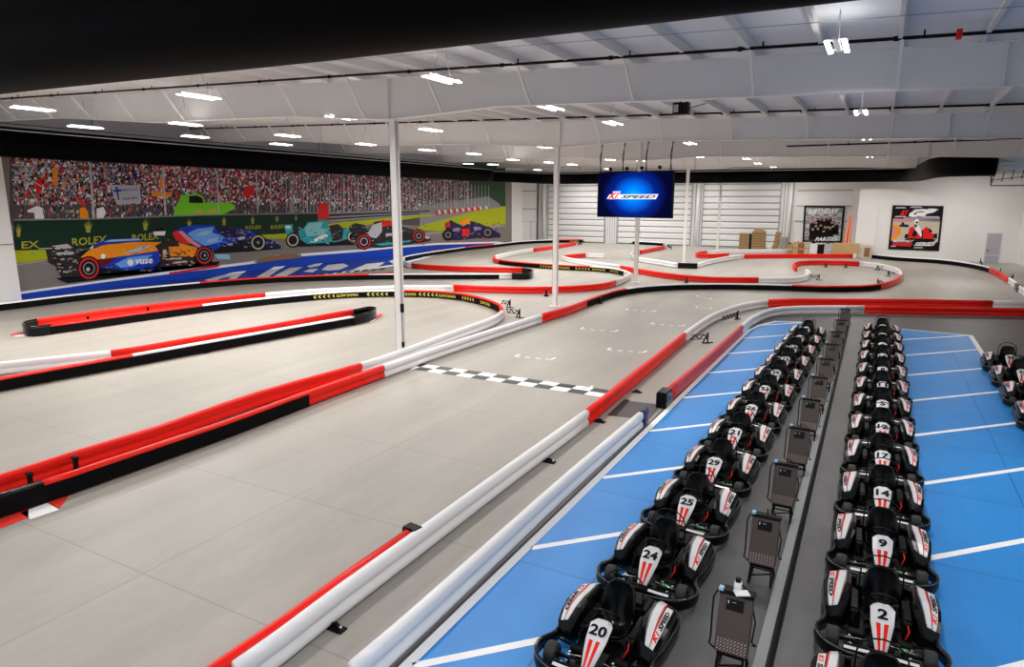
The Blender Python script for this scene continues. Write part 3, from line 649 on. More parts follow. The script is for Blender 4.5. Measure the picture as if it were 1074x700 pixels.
    for sx in (-1, 1):
        b = MB(); ys = [.50, .56, .62, .70, .80]; vs = []
        for y in ys: vs += [ft(y, sx*.16), ft(y, sx*.56)]
        b.add(vs, [(2*i, 2*i+1, 2*i+3, 2*i+2) for i in range(len(ys)-1)]); b.build('red_stripe', 'red', fr)
    # steering wheel
    b = MB(); c0 = Vector((0, .12, .53)); ax = Vector((0, -.75, .66)).normalized(); ux = Vector((1, 0, 0)); uy = ax.cross(ux).normalized()
    b.tube([c0+(ux*math.cos(2*PI*k/20)+uy*math.sin(2*PI*k/20))*.145 for k in range(20)], .015, 8, closed=True)
    for a in (PI*.5, PI*1.17, PI*1.83): b.tube([c0, c0+(ux*math.cos(a)+uy*math.sin(a))*.145], .012, 6)
    b.tube([c0, c0-ax*.30], .017, 8); b.build('steering_wheel', 'black', K)
    # nose fairing with a thin white edge
    b = MB(); nr = []
    for x in (-.40, -.28, -.14, 0, .14, .28, .40):
        y = .86-.25*abs(x)**1.8; z = .23-.12*abs(x)
        nr.append([(x, y, .10), (x, y+.035, .13), (x, y+.02, z), (x, y-.06, z+.025), (x, y-.10, z-.01), (x, y-.08, .10)])
    b.loft(nr, 0); ns = b.build('nose_cone', 'black_gloss', K)
    for sx in (-1, 1):
        b = MB(); vs = []
        for x in (.12, .25, .39):
            y = .86-.25*abs(x)**1.8; z = .23-.12*abs(x); vs += [(sx*x, y+.018, z+.005), (sx*x, y-.02, z+.02)]
        b.add(vs, [(0, 2, 3, 1), (2, 4, 5, 3)]); b.build('white_flash', 'pod_white', ns)
    # pedals, tie rods and steering hardware
    b = MB(); b.tube([(-.42, .56, .16), (-.05, .48, .15)], .007, 6); b.tube([(.42, .56, .16), (.05, .48, .15)], .007, 6); b.tube([(-.40, .50, .13), (-.3, .62, .12)], .012, 6); b.tube([(.40, .50, .13), (.3, .62, .12)], .012, 6)
    for x, y, z in ((-.34, .44, .12), (.33, .46, .13), (.20, .36, .14), (-.19, .40, .12), (.36, .66, .12)): b.lathe([(0, -.015), (.02, -.015), (.02, .015), (0, .015)], 'z', (x, y, z), 8)
    b.build('tie_rod', 'silver', K)
    for s, m_ in ((-1, 'silver'), (1, 'silver')):
        b = MB(); b.bar((s*.16, .70, .08), (s*.17, .74, .22), .018, .015); b.box(s*.17-.03, s*.17+.03, .735, .745, .20, .26); b.build('pedal', 'rim_grey', K)
    b = MB(); b.box(-.30, -.20, .44, .47, .10, .13); b.box(-.34, -.27, .36, .385, .10, .125); b.build('green_connector', 'green', K)
    b = MB(); b.box(.16, .36, .30, .42, .06, .16, bev=.02); b.box(-.36, -.18, .28, .40, .06, .14, bev=.02); b.box(-.12, .12, .30, .62, .06, .16, bev=.02); b.build('controller', 'black', K)
    # rear motor case
    b = MB(); b.box(-.28, .28, -.83, -.50, .08, .30, bev=.03); b.box(-.2, .2, -.78, -.56, .30, .34, bev=.015); b.build('motor_case', 'black', K)
    return K
kart0 = make_kart(); kused = [False]
NW = ['nearest', 'second', 'third', 'fourth', 'fifth', 'sixth', 'seventh', 'eighth', 'ninth', 'tenth', 'eleventh', 'twelfth', 'thirteenth']
def number_on(k, num):
    fr = [c for c in k.children if c.name.startswith('front_fairing')][0]
    b = MB()
    def q(y, x): u = (y-.30)/.18; return Vector((x*.13, y+.01, .50-.10*u+.035+.008))
    hw = .80 if len(num) > 1 else .44
    text_quad(b, num, [q(.455, hw), q(.455, -hw), q(.335, -hw), q(.335, hw)], 0, bold=.035)      # read from in front of the kart
    o = b.build('number', 'black', fr)
specs = []
ln = ['20', '24', '25', '29', '21', '26', '23', '27', '22', '28', '30', '19']
for i in range(12):
    x = -2.42+.30*i/11; y = 7.12+1.94*i
    lb = 'black and white racing kart numbered %s, %s in the row left of the chargers' % (ln[i], NW[i]) if i < 4 else 'black and white racing kart, %s from the camera in the row left of the chargers' % NW[i]
    if i == 11: lb = 'farthest racing kart in the row left of the chargers, its seat hoop showing'
    specs.append((x, y-.15, math.radians(1), ln[i], lb, 'karts in the row left of the chargers'))
mn = ['7', '2', '9', '14', '17', '12', '5', '11', '8', '16', '4', '10', '3']
for i in range(13):
    y = 8.97+1.94*(i-1)
    lb = ['racing kart cut off by the bottom edge, nearest in the middle row', 'racing kart numbered 2, second from the bottom edge in the middle row', 'racing kart numbered 9, third in the middle row', 'racing kart numbered 14, fourth in the middle row'][i] if i < 4 else 'black and white racing kart, %s from the camera in the middle row' % NW[i]
    if i == 12: lb = 'farthest racing kart at the head of the middle row'
    specs.append((.47+.02*i/12, y-.06, math.radians(-1), mn[i], lb, 'karts in the middle row'))
for i in range(5):
    lb = ['lowest kart of the right row, mostly beyond the right edge of the picture', 'fourth kart from the far end of the right row', 'third kart from the far end of the right row', 'second kart from the far end of the right row', 'farthest kart of the right row, its seat hoop standing clear'][i]
    specs.append((4.08, 17.75+2.1*i, math.radians(1), ['31', '33', '36', '35', '38'][i], lb, 'karts in the right row'))
# the prototype must be copied before its own number is added
karts = [kart0]+[copy_tree(kart0) for _ in specs[1:]]
for k, (x, y, a, num, lb, gr) in zip(karts, specs):
    k.location = (x, y, 0); k.rotation_euler = (0, 0, PI-a); k['label'] = lb; k['group'] = gr; number_on(k, num)

# ================================================================== CHARGERS
def make_charger():
    t = thing('battery_charger', 'x', 'charger')
    tilt = Matrix.Translation((0, 0, .34)) @ Matrix.Rotation(math.radians(-14), 4, 'X')
    b = MB(); b.box(-.205, .205, 0, .17, 0, .78, bev=.012, mtx=tilt); b.build('case', 'brown_case', t)
    case = t.children[0]
    b = MB(); b.box(-.212, .212, -.008, .18, .74, .80, bev=.008, mtx=tilt); b.build('top_cap', 'black', case)
    b = MB(); b.box(-.11, .10, -.012, -.001, .56, .70, mtx=tilt); dsp = b.build('display', 'black_gloss', case)
    b = MB(); b.box(-.09, -.08, -.015, -.012, .64, .68, mtx=tilt); b.box(-.04, .01, -.015, -.012, .665, .668, mtx=tilt); b.build('display_mark', 'paper', dsp)
    b = MB()
    for i in range(9):
        for j in range(4):
            x = -.185+i*.042; z = .03+j*.042
            b.add([tilt @ Vector(v) for v in [(x, -.003, z), (x+.014, -.003, z), (x+.034, -.003, z+.030), (x+.020, -.003, z+.030)]], [(0, 1, 2, 3)])
    b.build('vent_slots', 'slot', case)
    b = MB(); b.box(-.17, .17, .0, .20, .30, .33, mtx=None)
    for s in (-1, 1):
        b.bar((s*.15, .05, .32), (s*.17, -.02, .0), .03, .03); b.bar((s*.15, .18, .32), (s*.17, .34, .0), .03, .03); b.bar((s*.17, -.02, .02), (s*.17, .34, .02), .03, .03)
        b.bar((s*.15, .18, .3), (s*.15, .26, 1.0), .025, .025)
    b.bar((-.16, .02, .12), (.16, .02, .22), .02, .02); b.bar((-.16, .26, .12), (.16, .26, .12), .02, .02); b.build('stand', 'black', t)
    b = MB(); b.tube([(-.22, .12, 1.14), (-.26, .08, 1.05), (-.255, .02, .8), (-.25, .0, .55), (-.26, -.03, .45), (-.21, -.02, .40), (-.18, .1, .3), (-.1, .25, .2), (.02, .30, .35), (.04, .28, .8), (.0, .30, 1.18)], .012, 6); b.build('cable', 'black', t)
    b = MB(); b.tube([(.05, .28, 1.18), (.15, .32, 1.05), (.24, .26, .7), (.22, .2, .45), (.27, .22, .40), (.22, .26, .36)], .011, 6); b.build('cable', 'black', t)
    b = MB(); b.box(-.21, -.15, .10, .17, 1.14, 1.185, bev=.008); b.build('blue_plug', 'p_cyan', t)
    return t
ch0 = make_charger(); cy_ = [7.25, 9.42, 11.6, 13.72, 15.95, 18.15, 20.45, 22.7, 25.0, 27.6, 30.6]
chs = [ch0]+[copy_tree(ch0) for _ in cy_[1:]]
for i, (k, y) in enumerate(zip(chs, cy_)):
    k.location = (-1.04+.014*i, y-.12, 0); k.scale = (.90, 1, .88); k['group'] = 'battery chargers between the kart rows'
    k['label'] = ('brown battery charger on a black stand, nearest one with a white tag on top' if i == 0 else 'farthest brown battery charger at the end of the charger line' if i == 10 else 'brown battery charger on a black stand, %s from the camera' % NW[i])
b = MB(); tl = Matrix.Translation((-.98, 7.27, 1.012)) @ Matrix.Rotation(.5, 4, 'Z'); b.box(-.08, .08, -.055, .055, 0, .012, mtx=tl); tag(b.build('paper_tag', 'paper'), 'white paper tag lying on the nearest charger', 'tag')
b = MB(); b.box(-.045, .045, .20, .26, 1.10, 1.24, bev=.01); b.box(-.03, .03, .21, .25, 1.24, 1.30, 1); pl_ = b.build('charging_plug', ['paper', 'black'], chs[0]); pl_['label'] = 'white plug'
# kerb with black cable channel between chargers and middle kart row
t = thing('cable_kerb', 'long grey concrete kerb with a black cable channel beside the chargers', 'kerb', (0, 0, 0))
b = MB(); p0, p1 = Vector((-.735, -2, 0)), Vector((-.90, 33.0, 0)); d = (p1-p0).normalized(); n = Vector((d.y, -d.x, 0))
b.prism([p0-n*.055+Vector((0, 0, 0)), p0-n*.04+Vector((0, 0, .06)), p0+n*.09+Vector((0, 0, .06)), p0+n*.09], p1-p0); b.build('kerb_block', 'curb_grey', t)
b = MB(); b.prism([p0+n*.09, p0+n*.09+Vector((0, 0, .07)), p0+n*.12+Vector((0, 0, .075)), p0+n*.155+Vector((0, 0, .06)), p0+n*.17], p1-p0); b.build('cable_channel', 'black', t)

# ================================================================== LIGHTS
def make_fixture():
    t = thing('ceiling_light', 'x', 'ceiling light')
    b = MB(); b.box(-.055, .055, -.62, .62, .03, .08, bev=.008); b.box(-.19, .19, -.5, -.44, .04, .06); b.box(-.19, .19, .44, .5, .04, .06); b.build('housing', 'steel_white', t)
    for s in (-1, 1):
        b = MB(); b.box(s*.15-.048, s*.15+.048, -.60, .60, .0, .03, bev=.01); b.build('light_bar', 'tube_lit', t)
    b = MB(); b.tube([(0, -.4, .07), (0, -.1, .7)], .006, 5); b.tube([(0, .4, .07), (0, .1, .7)], .006, 5); b.tube([(0, .0, .62), (0, 0, 1.0)], .012, 6); b.build('hanger', 'grey_steel', t)
    return t
fx0 = make_fixture()
fp = [(35, 115, 8.3), (209, 102, 8.3), (464, 84, 8.3), (878, 50, 8.3), (90, 134, 8.2), (195, 131, 8.2), (205, 144, 8.2), (302, 143, 8.2), (358, 124, 8.2), (295, 152, 8.2), (578, 114, 8.2), (452, 137, 8.2), (643, 130, 8.2), (903, 119, 8.2), (384, 152, 8.2),
      (448, 158, 8.2), (497, 162, 8.2), (538, 168, 8.2), (572, 155, 8.2), (909, 146, 8.2), (917, 158, 8.2), (724, 151, 8.2), (795, 172, 8.2), (640, 168, 8.2), (600, 173, 8.2), (733, 165, 8.2), (517, 173, 8.2)]
FX = [G(*p) for p in fp]
lbl = {0: 'twin strip light nearest the left edge below the big black duct', 1: 'twin strip light second from the left under the near roof beam', 2: 'largest strip light left of centre, above the nearest column', 3: 'bright twin light at the top right, seen end on',
       13: 'second twin light below the top right one, seen end on', 19: 'third twin light down the right light row', 20: 'fourth small twin light down the right light row', 10: 'strip light above the screen column gap, under the near roof beam', 12: 'strip light right of the second column top',
       21: 'strip light right of the screen hangers', 8: 'strip light just left of the nearest column top'}
LL = ['leftmost near strip light, below the big black duct', 'second strip light from the left below the big black duct', 'largest strip light left of centre, above the nearest column', 'bright twin light at the top right, seen end on',
      'small strip light just above the wall duct at the far left', 'upper strip light of the close pair above the left wall duct', 'lower strip light of the close pair above the left wall duct', 'strip light above the wall duct, a third of the way across', 'strip light just left of the nearest column top',
      'faint strip light touching the wall duct left of the nearest column', 'strip light below the near roof beam, above and left of the second column', 'strip light just right of the nearest column top', 'strip light right of the second column top, above the screen', 'second twin light below the top right one, seen end on',
      'faint strip light by the duct, left of the nearest column', 'small strip light right of the nearest column, below its neighbour', 'small strip light halfway between the two nearest columns', 'tiny strip light low over the duct left of the second column', 'strip light at the left of the second column top', 'third twin light down the right light row',
      'fourth twin light down the right light row', 'strip light right of the screen hangers', 'tiny strip light over the far duct right of the far columns', 'tiny strip light between the screen straps', 'tiny strip light low beside the second column', 'thin strip light above the far columns right of the screen', 'tiny strip light low over the duct near the end of the mural']
EXTRA = [Vector(p) for p in [(-1, 3, 8.2), (6, 3, 8.1), (6, 14, 8.1), (-9.2, 2.5, 8.3), (-17, 2.5, 8.4), (14, 14, 8.0), (14, 30, 8), (-30, 10, 8.6)]]
nE = len(EXTRA)
FAR = []  # regular grid of strip lights added to brighten the far hall
for iy, y in enumerate((52.5, 66.5, 76.5)):
    for ix, x in enumerate((-33, -25, -17, -9, -1, 6)):
        if y > 70 and x > -3: continue
        FAR.append((Vector((x, y, 8.25-.01*x)), '%s added distant strip light %s' % (['leftmost', 'second', 'third', 'fourth', 'fifth', 'rightmost'][ix], ['in the row before the fourth roof beam', 'in the row just before the far duct', 'in the last row, behind the far duct'][iy])))
EXTRA += [p for p, _ in FAR]
fxs = [fx0]+[copy_tree(fx0) for _ in range(len(FX)+len(EXTRA)-1)]
for i, (k, p) in enumerate(zip(fxs, FX+EXTRA)):
    k.location = p; k['group'] = 'twin strip lights under the roof'
    l_ = bpy.data.lights.new('lamp', 'AREA'); l_.shape = 'RECTANGLE'; l_.size = .4; l_.size_y = 1.2; l_.energy = LAMP_W*(1.2 if p.y > 60 else 1.1 if p.y > 48 else .72 if p.y > 17 else 1)*(1.75 if p.x < -23 else 1.1 if p.x < -15 else 1); l_.color = (1, .955, .90); l_.spread = math.radians(165)
    o = bpy.data.objects.new('lamp', l_); C.objects.link(o); o.parent = k; o.location = (0, 0, -.03)
    if i < len(fp): k['label'] = LL[i]
    elif i < len(fp)+nE: k['label'] = 'twin strip light above or behind the viewing deck, outside the picture'; k['group'] = 'lights above the viewing deck'
    else: k['label'] = FAR[i-len(fp)-nE][1]

# ================================================================== DUCTS
def resample(pts, n=10):
    P = [Vector(p) for p in pts]; out = []
    for i, q in smooth_path(P, 1.2): out.append(q)
    return out
def duct(name, label, pts, r_, cat='duct', seams=True):
    t = thing(name, label, cat, (0, 0, 0)); P = resample(pts); b = MB(); b.tube(P, r_, 28); b.build('duct_sock', 'duct_black', t)
    b = MB()
    rl = [p+Vector((0, 0, r_+.16)) for p in P]; b.tube(rl, .022, 6); o = b.build('support_rail', 'black', t)
    return t, P
tn, Pn = duct('air_duct', 'huge black fabric air duct crossing the top of the picture', [(16, 6.9, 7.6), (6, 6.95, 7.85), (-1, 7, 7.95), (-7, 7, 8.02), (-15.5, 7.05, 8.20), (-27, 7.3, 8.35), (-34, 8.2, 8.4), (-38.4, 10.8, 8.42), (-39.8, 14.6, 8.42)], .80)
tw, Pw = duct('air_duct', 'long black fabric air duct above the race mural', [(-39.8, 15.05, 8.42), (-39.9, 19, 8.34), (-39.95, 30, 8.30), (-39.95, 45, 8.28), (-39.9, 60, 8.26), (-39.4, 67, 8.2)], .77)
tf, Pf = duct('air_duct', 'black fabric air duct across the back wall ending in a galvanised fitting', [(-39.4, 67.2, 8.15), (-37.2, 70, 8.05), (-33, 70.3, 7.85), (-20, 70.2, 7.78), (-8, 70, 7.70), (.6, 70, 7.66), (2.1, 68, 7.62), (2.5, 63, 7.55), (2.65, 52, 7.42), (2.75, 47.5, 7.36), (3.2, 45.4, 7.34), (4.0, 45, 7.34), (5.15, 45, 7.34)], .66)
# white edge strip visible on the ducts
for P, r_, t in ((Pw, .77, tw), (Pf, .66, tf)):
    b = MB(); q = []
    for i, p in enumerate(P):
        d = (P[min(i+1, len(P)-1)]-P[max(i-1, 0)]).normalized(); n = Vector((-d.y, d.x, 0))*-1
        if n.dot(Vector((p.x, p.y, 0))) > 0: n = -n
        q.append(p+n*r_*.72+Vector((0, 0, r_*.72)))
    b.tube(q, .03, 6); b.build('zip_strip', 'pod_white', t)
for i in range(0, len(Pw)-1, 7):
    p = Pw[i]; b = MB(); b.tube([p+Vector((0, 0, .9)), p+Vector((0, 0, ztop(p.x)-p.z))], .02, 5); b.build('hanger', 'black', tw)
for i in range(3, len(Pf)-8, 5):
    p = Pf[i]; b = MB(); b.tube([p+Vector((0, 0, .8)), p+Vector((0, 0, ztop(p.x)-p.z))], .02, 5); b.build('hanger', 'black', tf)
b = MB(); x0 = 5.15; b.lathe([(.62, 0), (.68, 0), (.68, .08), (.62, .08)], 'x', (x0, 45, 7.34), 28); b.build('end_collar', 'black', tf)
t = thing('duct_fitting', 'faceted galvanised metal fitting at the end of the black duct on the right', 'duct fitting', (5.2, 45, 7.34))
n = 16; ring0 = [(0.05, .6*math.cos(2*PI*k/n+PI/4), .6*math.sin(2*PI*k/n+PI/4)) for k in range(n)]
sq = []
for k in range(n):
    a = 2*PI*k/n+PI/4; c_, s_ = math.cos(a), math.sin(a); m_ = max(abs(c_), abs(s_)); sq.append((1.0, .55*c_/m_, .55*s_/m_))
MB().loft([ring0, sq]).build('transition', 'galv', t)
b = MB(); b.box(1.0, 1.06, -.6, .6, -.6, .6); b.box(1.9, 1.96, -.6, .6, -.6, .6); b.build('flange', 'galv', t)
b = MB(); b.box(1.06, 1.9, -.55, .55, -.55, .55); b.add([(1.06, -.56, -.55), (1.9, -.56, .55), (1.9, -.57, .55), (1.48, -.66, 0), (1.06, -.56, .55), (1.9, -.56, -.55)], [(0, 3, 4), (0, 5, 3), (5, 1, 3), (1, 4, 3)]); b.build('box_section', 'galv', t)
MB().box(1.96, 7.5, -.5, .5, -.5, .5).build('trunk', 'wall_white', t)
# hanging rack on the right
t = thing('hanging_rack', 'black hanging rack with red tipped rods below the duct at the right edge', 'rack', (0, 0, 0))
Yk = 44.0
b = MB(); z0 = 6.15; b.bar((5.0, Yk, z0), (8.6, Yk, z0), .05, .05); b.bar((5.0, Yk, z0), (4.95, Yk, 6.75), .05, .05); b.bar((5.0, Yk, z0+.28), (8.6, Yk+2, z0+.75), .03, .03); b.build('rail', 'black', t)
for i in range(8):
    x = 5.05+i*.42; z = 6.35+.07*i
    b = MB(); b.tube([(x, Yk+.15, z), (x+.06, Yk+.15, z+.45+(.5 if i > 4 else 0))], .022, 6); rd = b.build('rod', 'black', t)
    MB().box(x-.05, x+.05, Yk+.1, Yk+.2, z-.05, z).build('rod_tip', 'orange', rd)

# ================================================================== PIPES
def pipe(label, pts, r_, hang=True, step=3.04):
    t = thing('sprinkler_pipe', label, 'pipe'); b = MB(); b.tube(pts, r_, 8); b.build('pipe', 'black', t)
    P0, P1 = Vector(pts[0]), Vector(pts[-1])
    if hang:
        n = int((P1-P0).length/step)
        for i in range(1, n):
            p = P0.lerp(P1, i/n); b = MB(); b.tube([p, (p.x, p.y, ztop(p.x)+.01)], .012, 5); b.lathe([(.0, -.05), (r_*1.5, -.05), (r_*1.5, .05), (0, .05)], 'x', p, 8); b.tube([p+Vector((.5, 0, 0)), p+Vector((.5, 0, .12))], .02, 5); b.build('hanger', 'black', t)
    return t
t = pipe('near black sprinkler pipe crossing under the roof deck above the first roof beam', [(-41, 16.9, 10.10), (22, 16.9, 7.96)], .036)
b = MB(); g = onY(1006, 36, 16.9); b.box(g.x-.05, g.x+.05, 16.8, 17.0, g.z-.09, g.z+.09, bev=.01); b.build('red_coupling', 'red', t)
pipe('second black sprinkler pipe crossing behind the first roof beam', [(-41, 30.4, 10.05), (22, 30.4, 8.22)], .040)
pipe('third black sprinkler pipe on the right, joining the long diagonal main', [tuple(onY(825, 153.5, 44)), tuple(onY(1120, 144, 44))], .045)
g1 = onY(762, 120, 30.8); pipe('sprinkler main running away from the camera towards the back wall', [tuple(g1), (g1.x, 69, g1.z-.25)], .045, True, 6)
b = MB(); b.tube([g1, onY(762, 104, 30.8)], .04, 6); tag(b.build('riser_pipe', 'black'), 'short black riser pipe dropping from the roof to the sprinkler main', 'pipe')
# thin wires under the deck
for i, (y, z, lb) in enumerate([(12.5, .05, 'thin wire crossing the roof deck nearest the top edge'), (14.8, .02, 'thin wire crossing the roof deck just before the near pipe')]):
    b = MB(); b.tube([(-20, y, ztop(-20)-z), (12, y, ztop(12)-z)], .008, 4); tag(b.build('wire', 'grey_steel'), lb, 'wire')
# projector / heater unit
g = onY(716, 114, 24); t = thing('unit_heater', 'small black hanging unit heater below the first roof beam right of the screen', 'heater', g)
b = MB(); b.box(-.3, .05, -.2, .2, -.2, .2, bev=.02); b.box(.09, .22, -.16, .16, -.2, .2); b.build('body', 'black', t)
b = MB(); b.box(-.26, -.1, -.22, -.19, -.13, .12); b.build('grille', 'grey_steel', t)
b = MB(); b.tube([(-.1, 0, .2), (-.1, 0, ztop(g.x)-g.z)], .012, 5); b.tube([(.2, 0, 0), (.75, .2, .15)], .015, 6); b.build('bracket', 'black', t)

# ================================================================== SCREEN
bl_, br_, tr_, tl_ = onY(626.5, 226, 38.6), onY(704, 229.5, 36.9), onY(706, 180.5, 36.9), onY(628, 181, 38.6)
br_.z = bl_.z = (bl_.z+br_.z)/2; tr_.z = tl_.z = (tr_.z+tl_.z)/2; br_.x = tr_.x = (br_.x+tr_.x)/2; bl_.x = tl_.x = (bl_.x+tl_.x)/2
t = thing('video_screen', 'large blue video screen hung on black straps from the roof', 'screen')
ux = (br_-bl_).normalized(); nn = Vector((ux.y, -ux.x, 0)); uz = Vector((0, 0, 1))
b = MB(); e_ = .04; q = [bl_-ux*e_-uz*e_, br_+ux*e_-uz*e_, tr_+ux*e_+uz*e_, tl_-ux*e_+uz*e_]; b.prism([p-nn*.01 for p in q], -nn*.12); b.build('cabinet', 'black', t)
b = MB(); b.add([p+nn*.0 for p in (bl_, br_, tr_, tl_)], [(0, 1, 2, 3)]); sc = b.build('display', 'screen', t, fix=False)
uv = sc.data.uv_layers.new(name='UVMap')
for i, c_ in enumerate([(0, 0), (1, 0), (1, 1), (0, 1)]): uv.data[i].uv = c_
def SQ(u0, v0, u1, v1, o=.01, sh=0):
    f = lambda u, v: bl_*(1-u)*(1-v)+br_*u*(1-v)+tr_*u*v+tl_*(1-u)*v+nn*o
    return [f(u0, v0), f(u1, v0), f(u1+sh, v1), f(u0+sh, v1)]
b = MB(); b.add(SQ(.16, .40, .27, .58, .006, .06), [(0, 1, 2, 3)]); b.add(SQ(.13, .41, .31, .51, .006, .04), [(0, 1, 2, 3)]); b.add(SQ(.30, .40, .80, .51, .006, .03), [(0, 1, 2, 3)]); b.build('logo_backing', 'screen_white', sc)
b = MB(); text_quad(b, 'K1', SQ(.155, .405, .285, .56, .012, .03), shear=.35, bold=.06); b.build('logo', 'screen_red', sc)
b = MB(); text_quad(b, 'SPEED', SQ(.33, .42, .79, .49, .012, .01), shear=.3, bold=.03); b.build('logo', 'screen_black', sc)
for i, u in enumerate((.03, .35, .66, .97)):
    p = tl_*(1-u)+tr_*u; b = MB(); zt_ = ztop(p.x)+.23
    b.tube([p+Vector((-.04, 0, 0)), p+Vector((.10, 0, (zt_-p.z)))], .022, 5); b.tube([p+Vector((.04, 0, .0)), p+Vector((-.06, .0, .9)), p+Vector((.02+.16, .25, zt_-p.z))], .022, 5); b.build('strap', 'black', t)
for i, u in enumerate((.17, .40, .60, .83)):
    p = tl_*(1-u)+tr_*u; b = MB(); b.lathe([(0, -.1), (.09, -.08), (.11, .05), (.05, .12), (0, .12)], 'y', p+Vector((0, 0, .22)), 10); b.tube([p, p+Vector((0, 0, .2))], .02, 5); b.build('spot_lamp', 'black', t)

# ================================================================== POSTERS
def poster(name, label, q, build):
    bl2, br2, tr2, tl2 = q; t = thing(name, label, 'poster'); nn2 = Vector((0, -1, 0))
    f = lambda u, v, o=0: bl2*(1-u)*(1-v)+br2*u*(1-v)+tr2*u*v+tl2*(1-u)*v+nn2*o
    b = MB(); b.prism([f(0, 0), f(1, 0), f(1, 1), f(0, 1)], nn2*.05); b.build('frame', 'p_black', t)
    build(t, f); return t
def P_(t, f, name, m, polys, o):
    if 1 < len(polys) <= 16:
        for p in polys: r_ = P_(t, f, name, m, [p], o)
        return r_
    b = MB()
    for pl in polys: b.add([f(u, v, o) for u, v in pl], [tuple(range(len(pl)))])
    return b.build(name, m, t, fix=False)
def birthday(t, f):
    cells = []; rr = random.Random(3)
    P_(t, f, 'printed_ground', 'p_grey', [[(.05, .05), (.95, .05), (.95, .95), (.05, .95)]], .052)
    for i in range(8):
        for j in range(8):
            if (i+j) % 2: cells.append([(.06+i*.11, .08+j*.105), (.06+(i+1)*.11, .08+j*.105), (.06+(i+1)*.11, .08+(j+1)*.105), (.06+i*.11, .08+(j+1)*.105)])
    P_(t, f, 'printed_checks', 'p_silver', cells, .054)
    P_(t, f, 'printed_check_cores', 'p_black', [[(c[0][0]+.03, c[0][1]+.03), (c[1][0]-.03, c[1][1]+.03), (c[2][0]-.03, c[2][1]-.04), (c[3][0]+.03, c[3][1]-.04)] for c in cells[::2]], .057)
    ppl = []; fc = []
    for i, (u, v, s) in enumerate([(.24, .52, .08), (.32, .50, .08), (.42, .60, .11), (.52, .58, .12), (.62, .62, .12), (.72, .52, .11), (.80, .48, .10), (.38, .34, .1), (.55, .38, .11), (.68, .36, .1), (.25, .32, .09)]):
        ppl.append([(u-s, v-.26), (u+s, v-.26), (u+s*.9, v-.02), (u+s*.35, v+.06), (u-s*.35, v+.06), (u-s*.9, v-.02)])
        fc.append([(u-.03, v), (u+.03, v), (u+.035, v+.05), (u, v+.085), (u-.035, v+.05)])
    P_(t, f, 'printed_people', 'p_black', ppl, .060); P_(t, f, 'printed_faces', 'p_skin', fc, .063)
    P_(t, f, 'printed_hands', 'p_tan', [[(u, v), (u+.06, v+.02), (u+.05, v+.05), (u-.01, v+.03)] for u, v in ((.3, .42), (.42, .44), (.6, .40), (.72, .42), (.5, .28))], .065)
    b = MB(); text_quad(b, 'BIRTHDAY', [f(.10, .76, .066), f(.86, .80, .066), f(.88, .94, .066), f(.12, .90, .066)], shear=.25, bold=.03)
    text_quad(b, 'PARTIES', [f(.32, .03, .066), f(.90, .06, .066), f(.91, .17, .066), f(.33, .14, .066)], shear=.25, bold=.03); b.build('printed_words', 'p_white', t, fix=False)
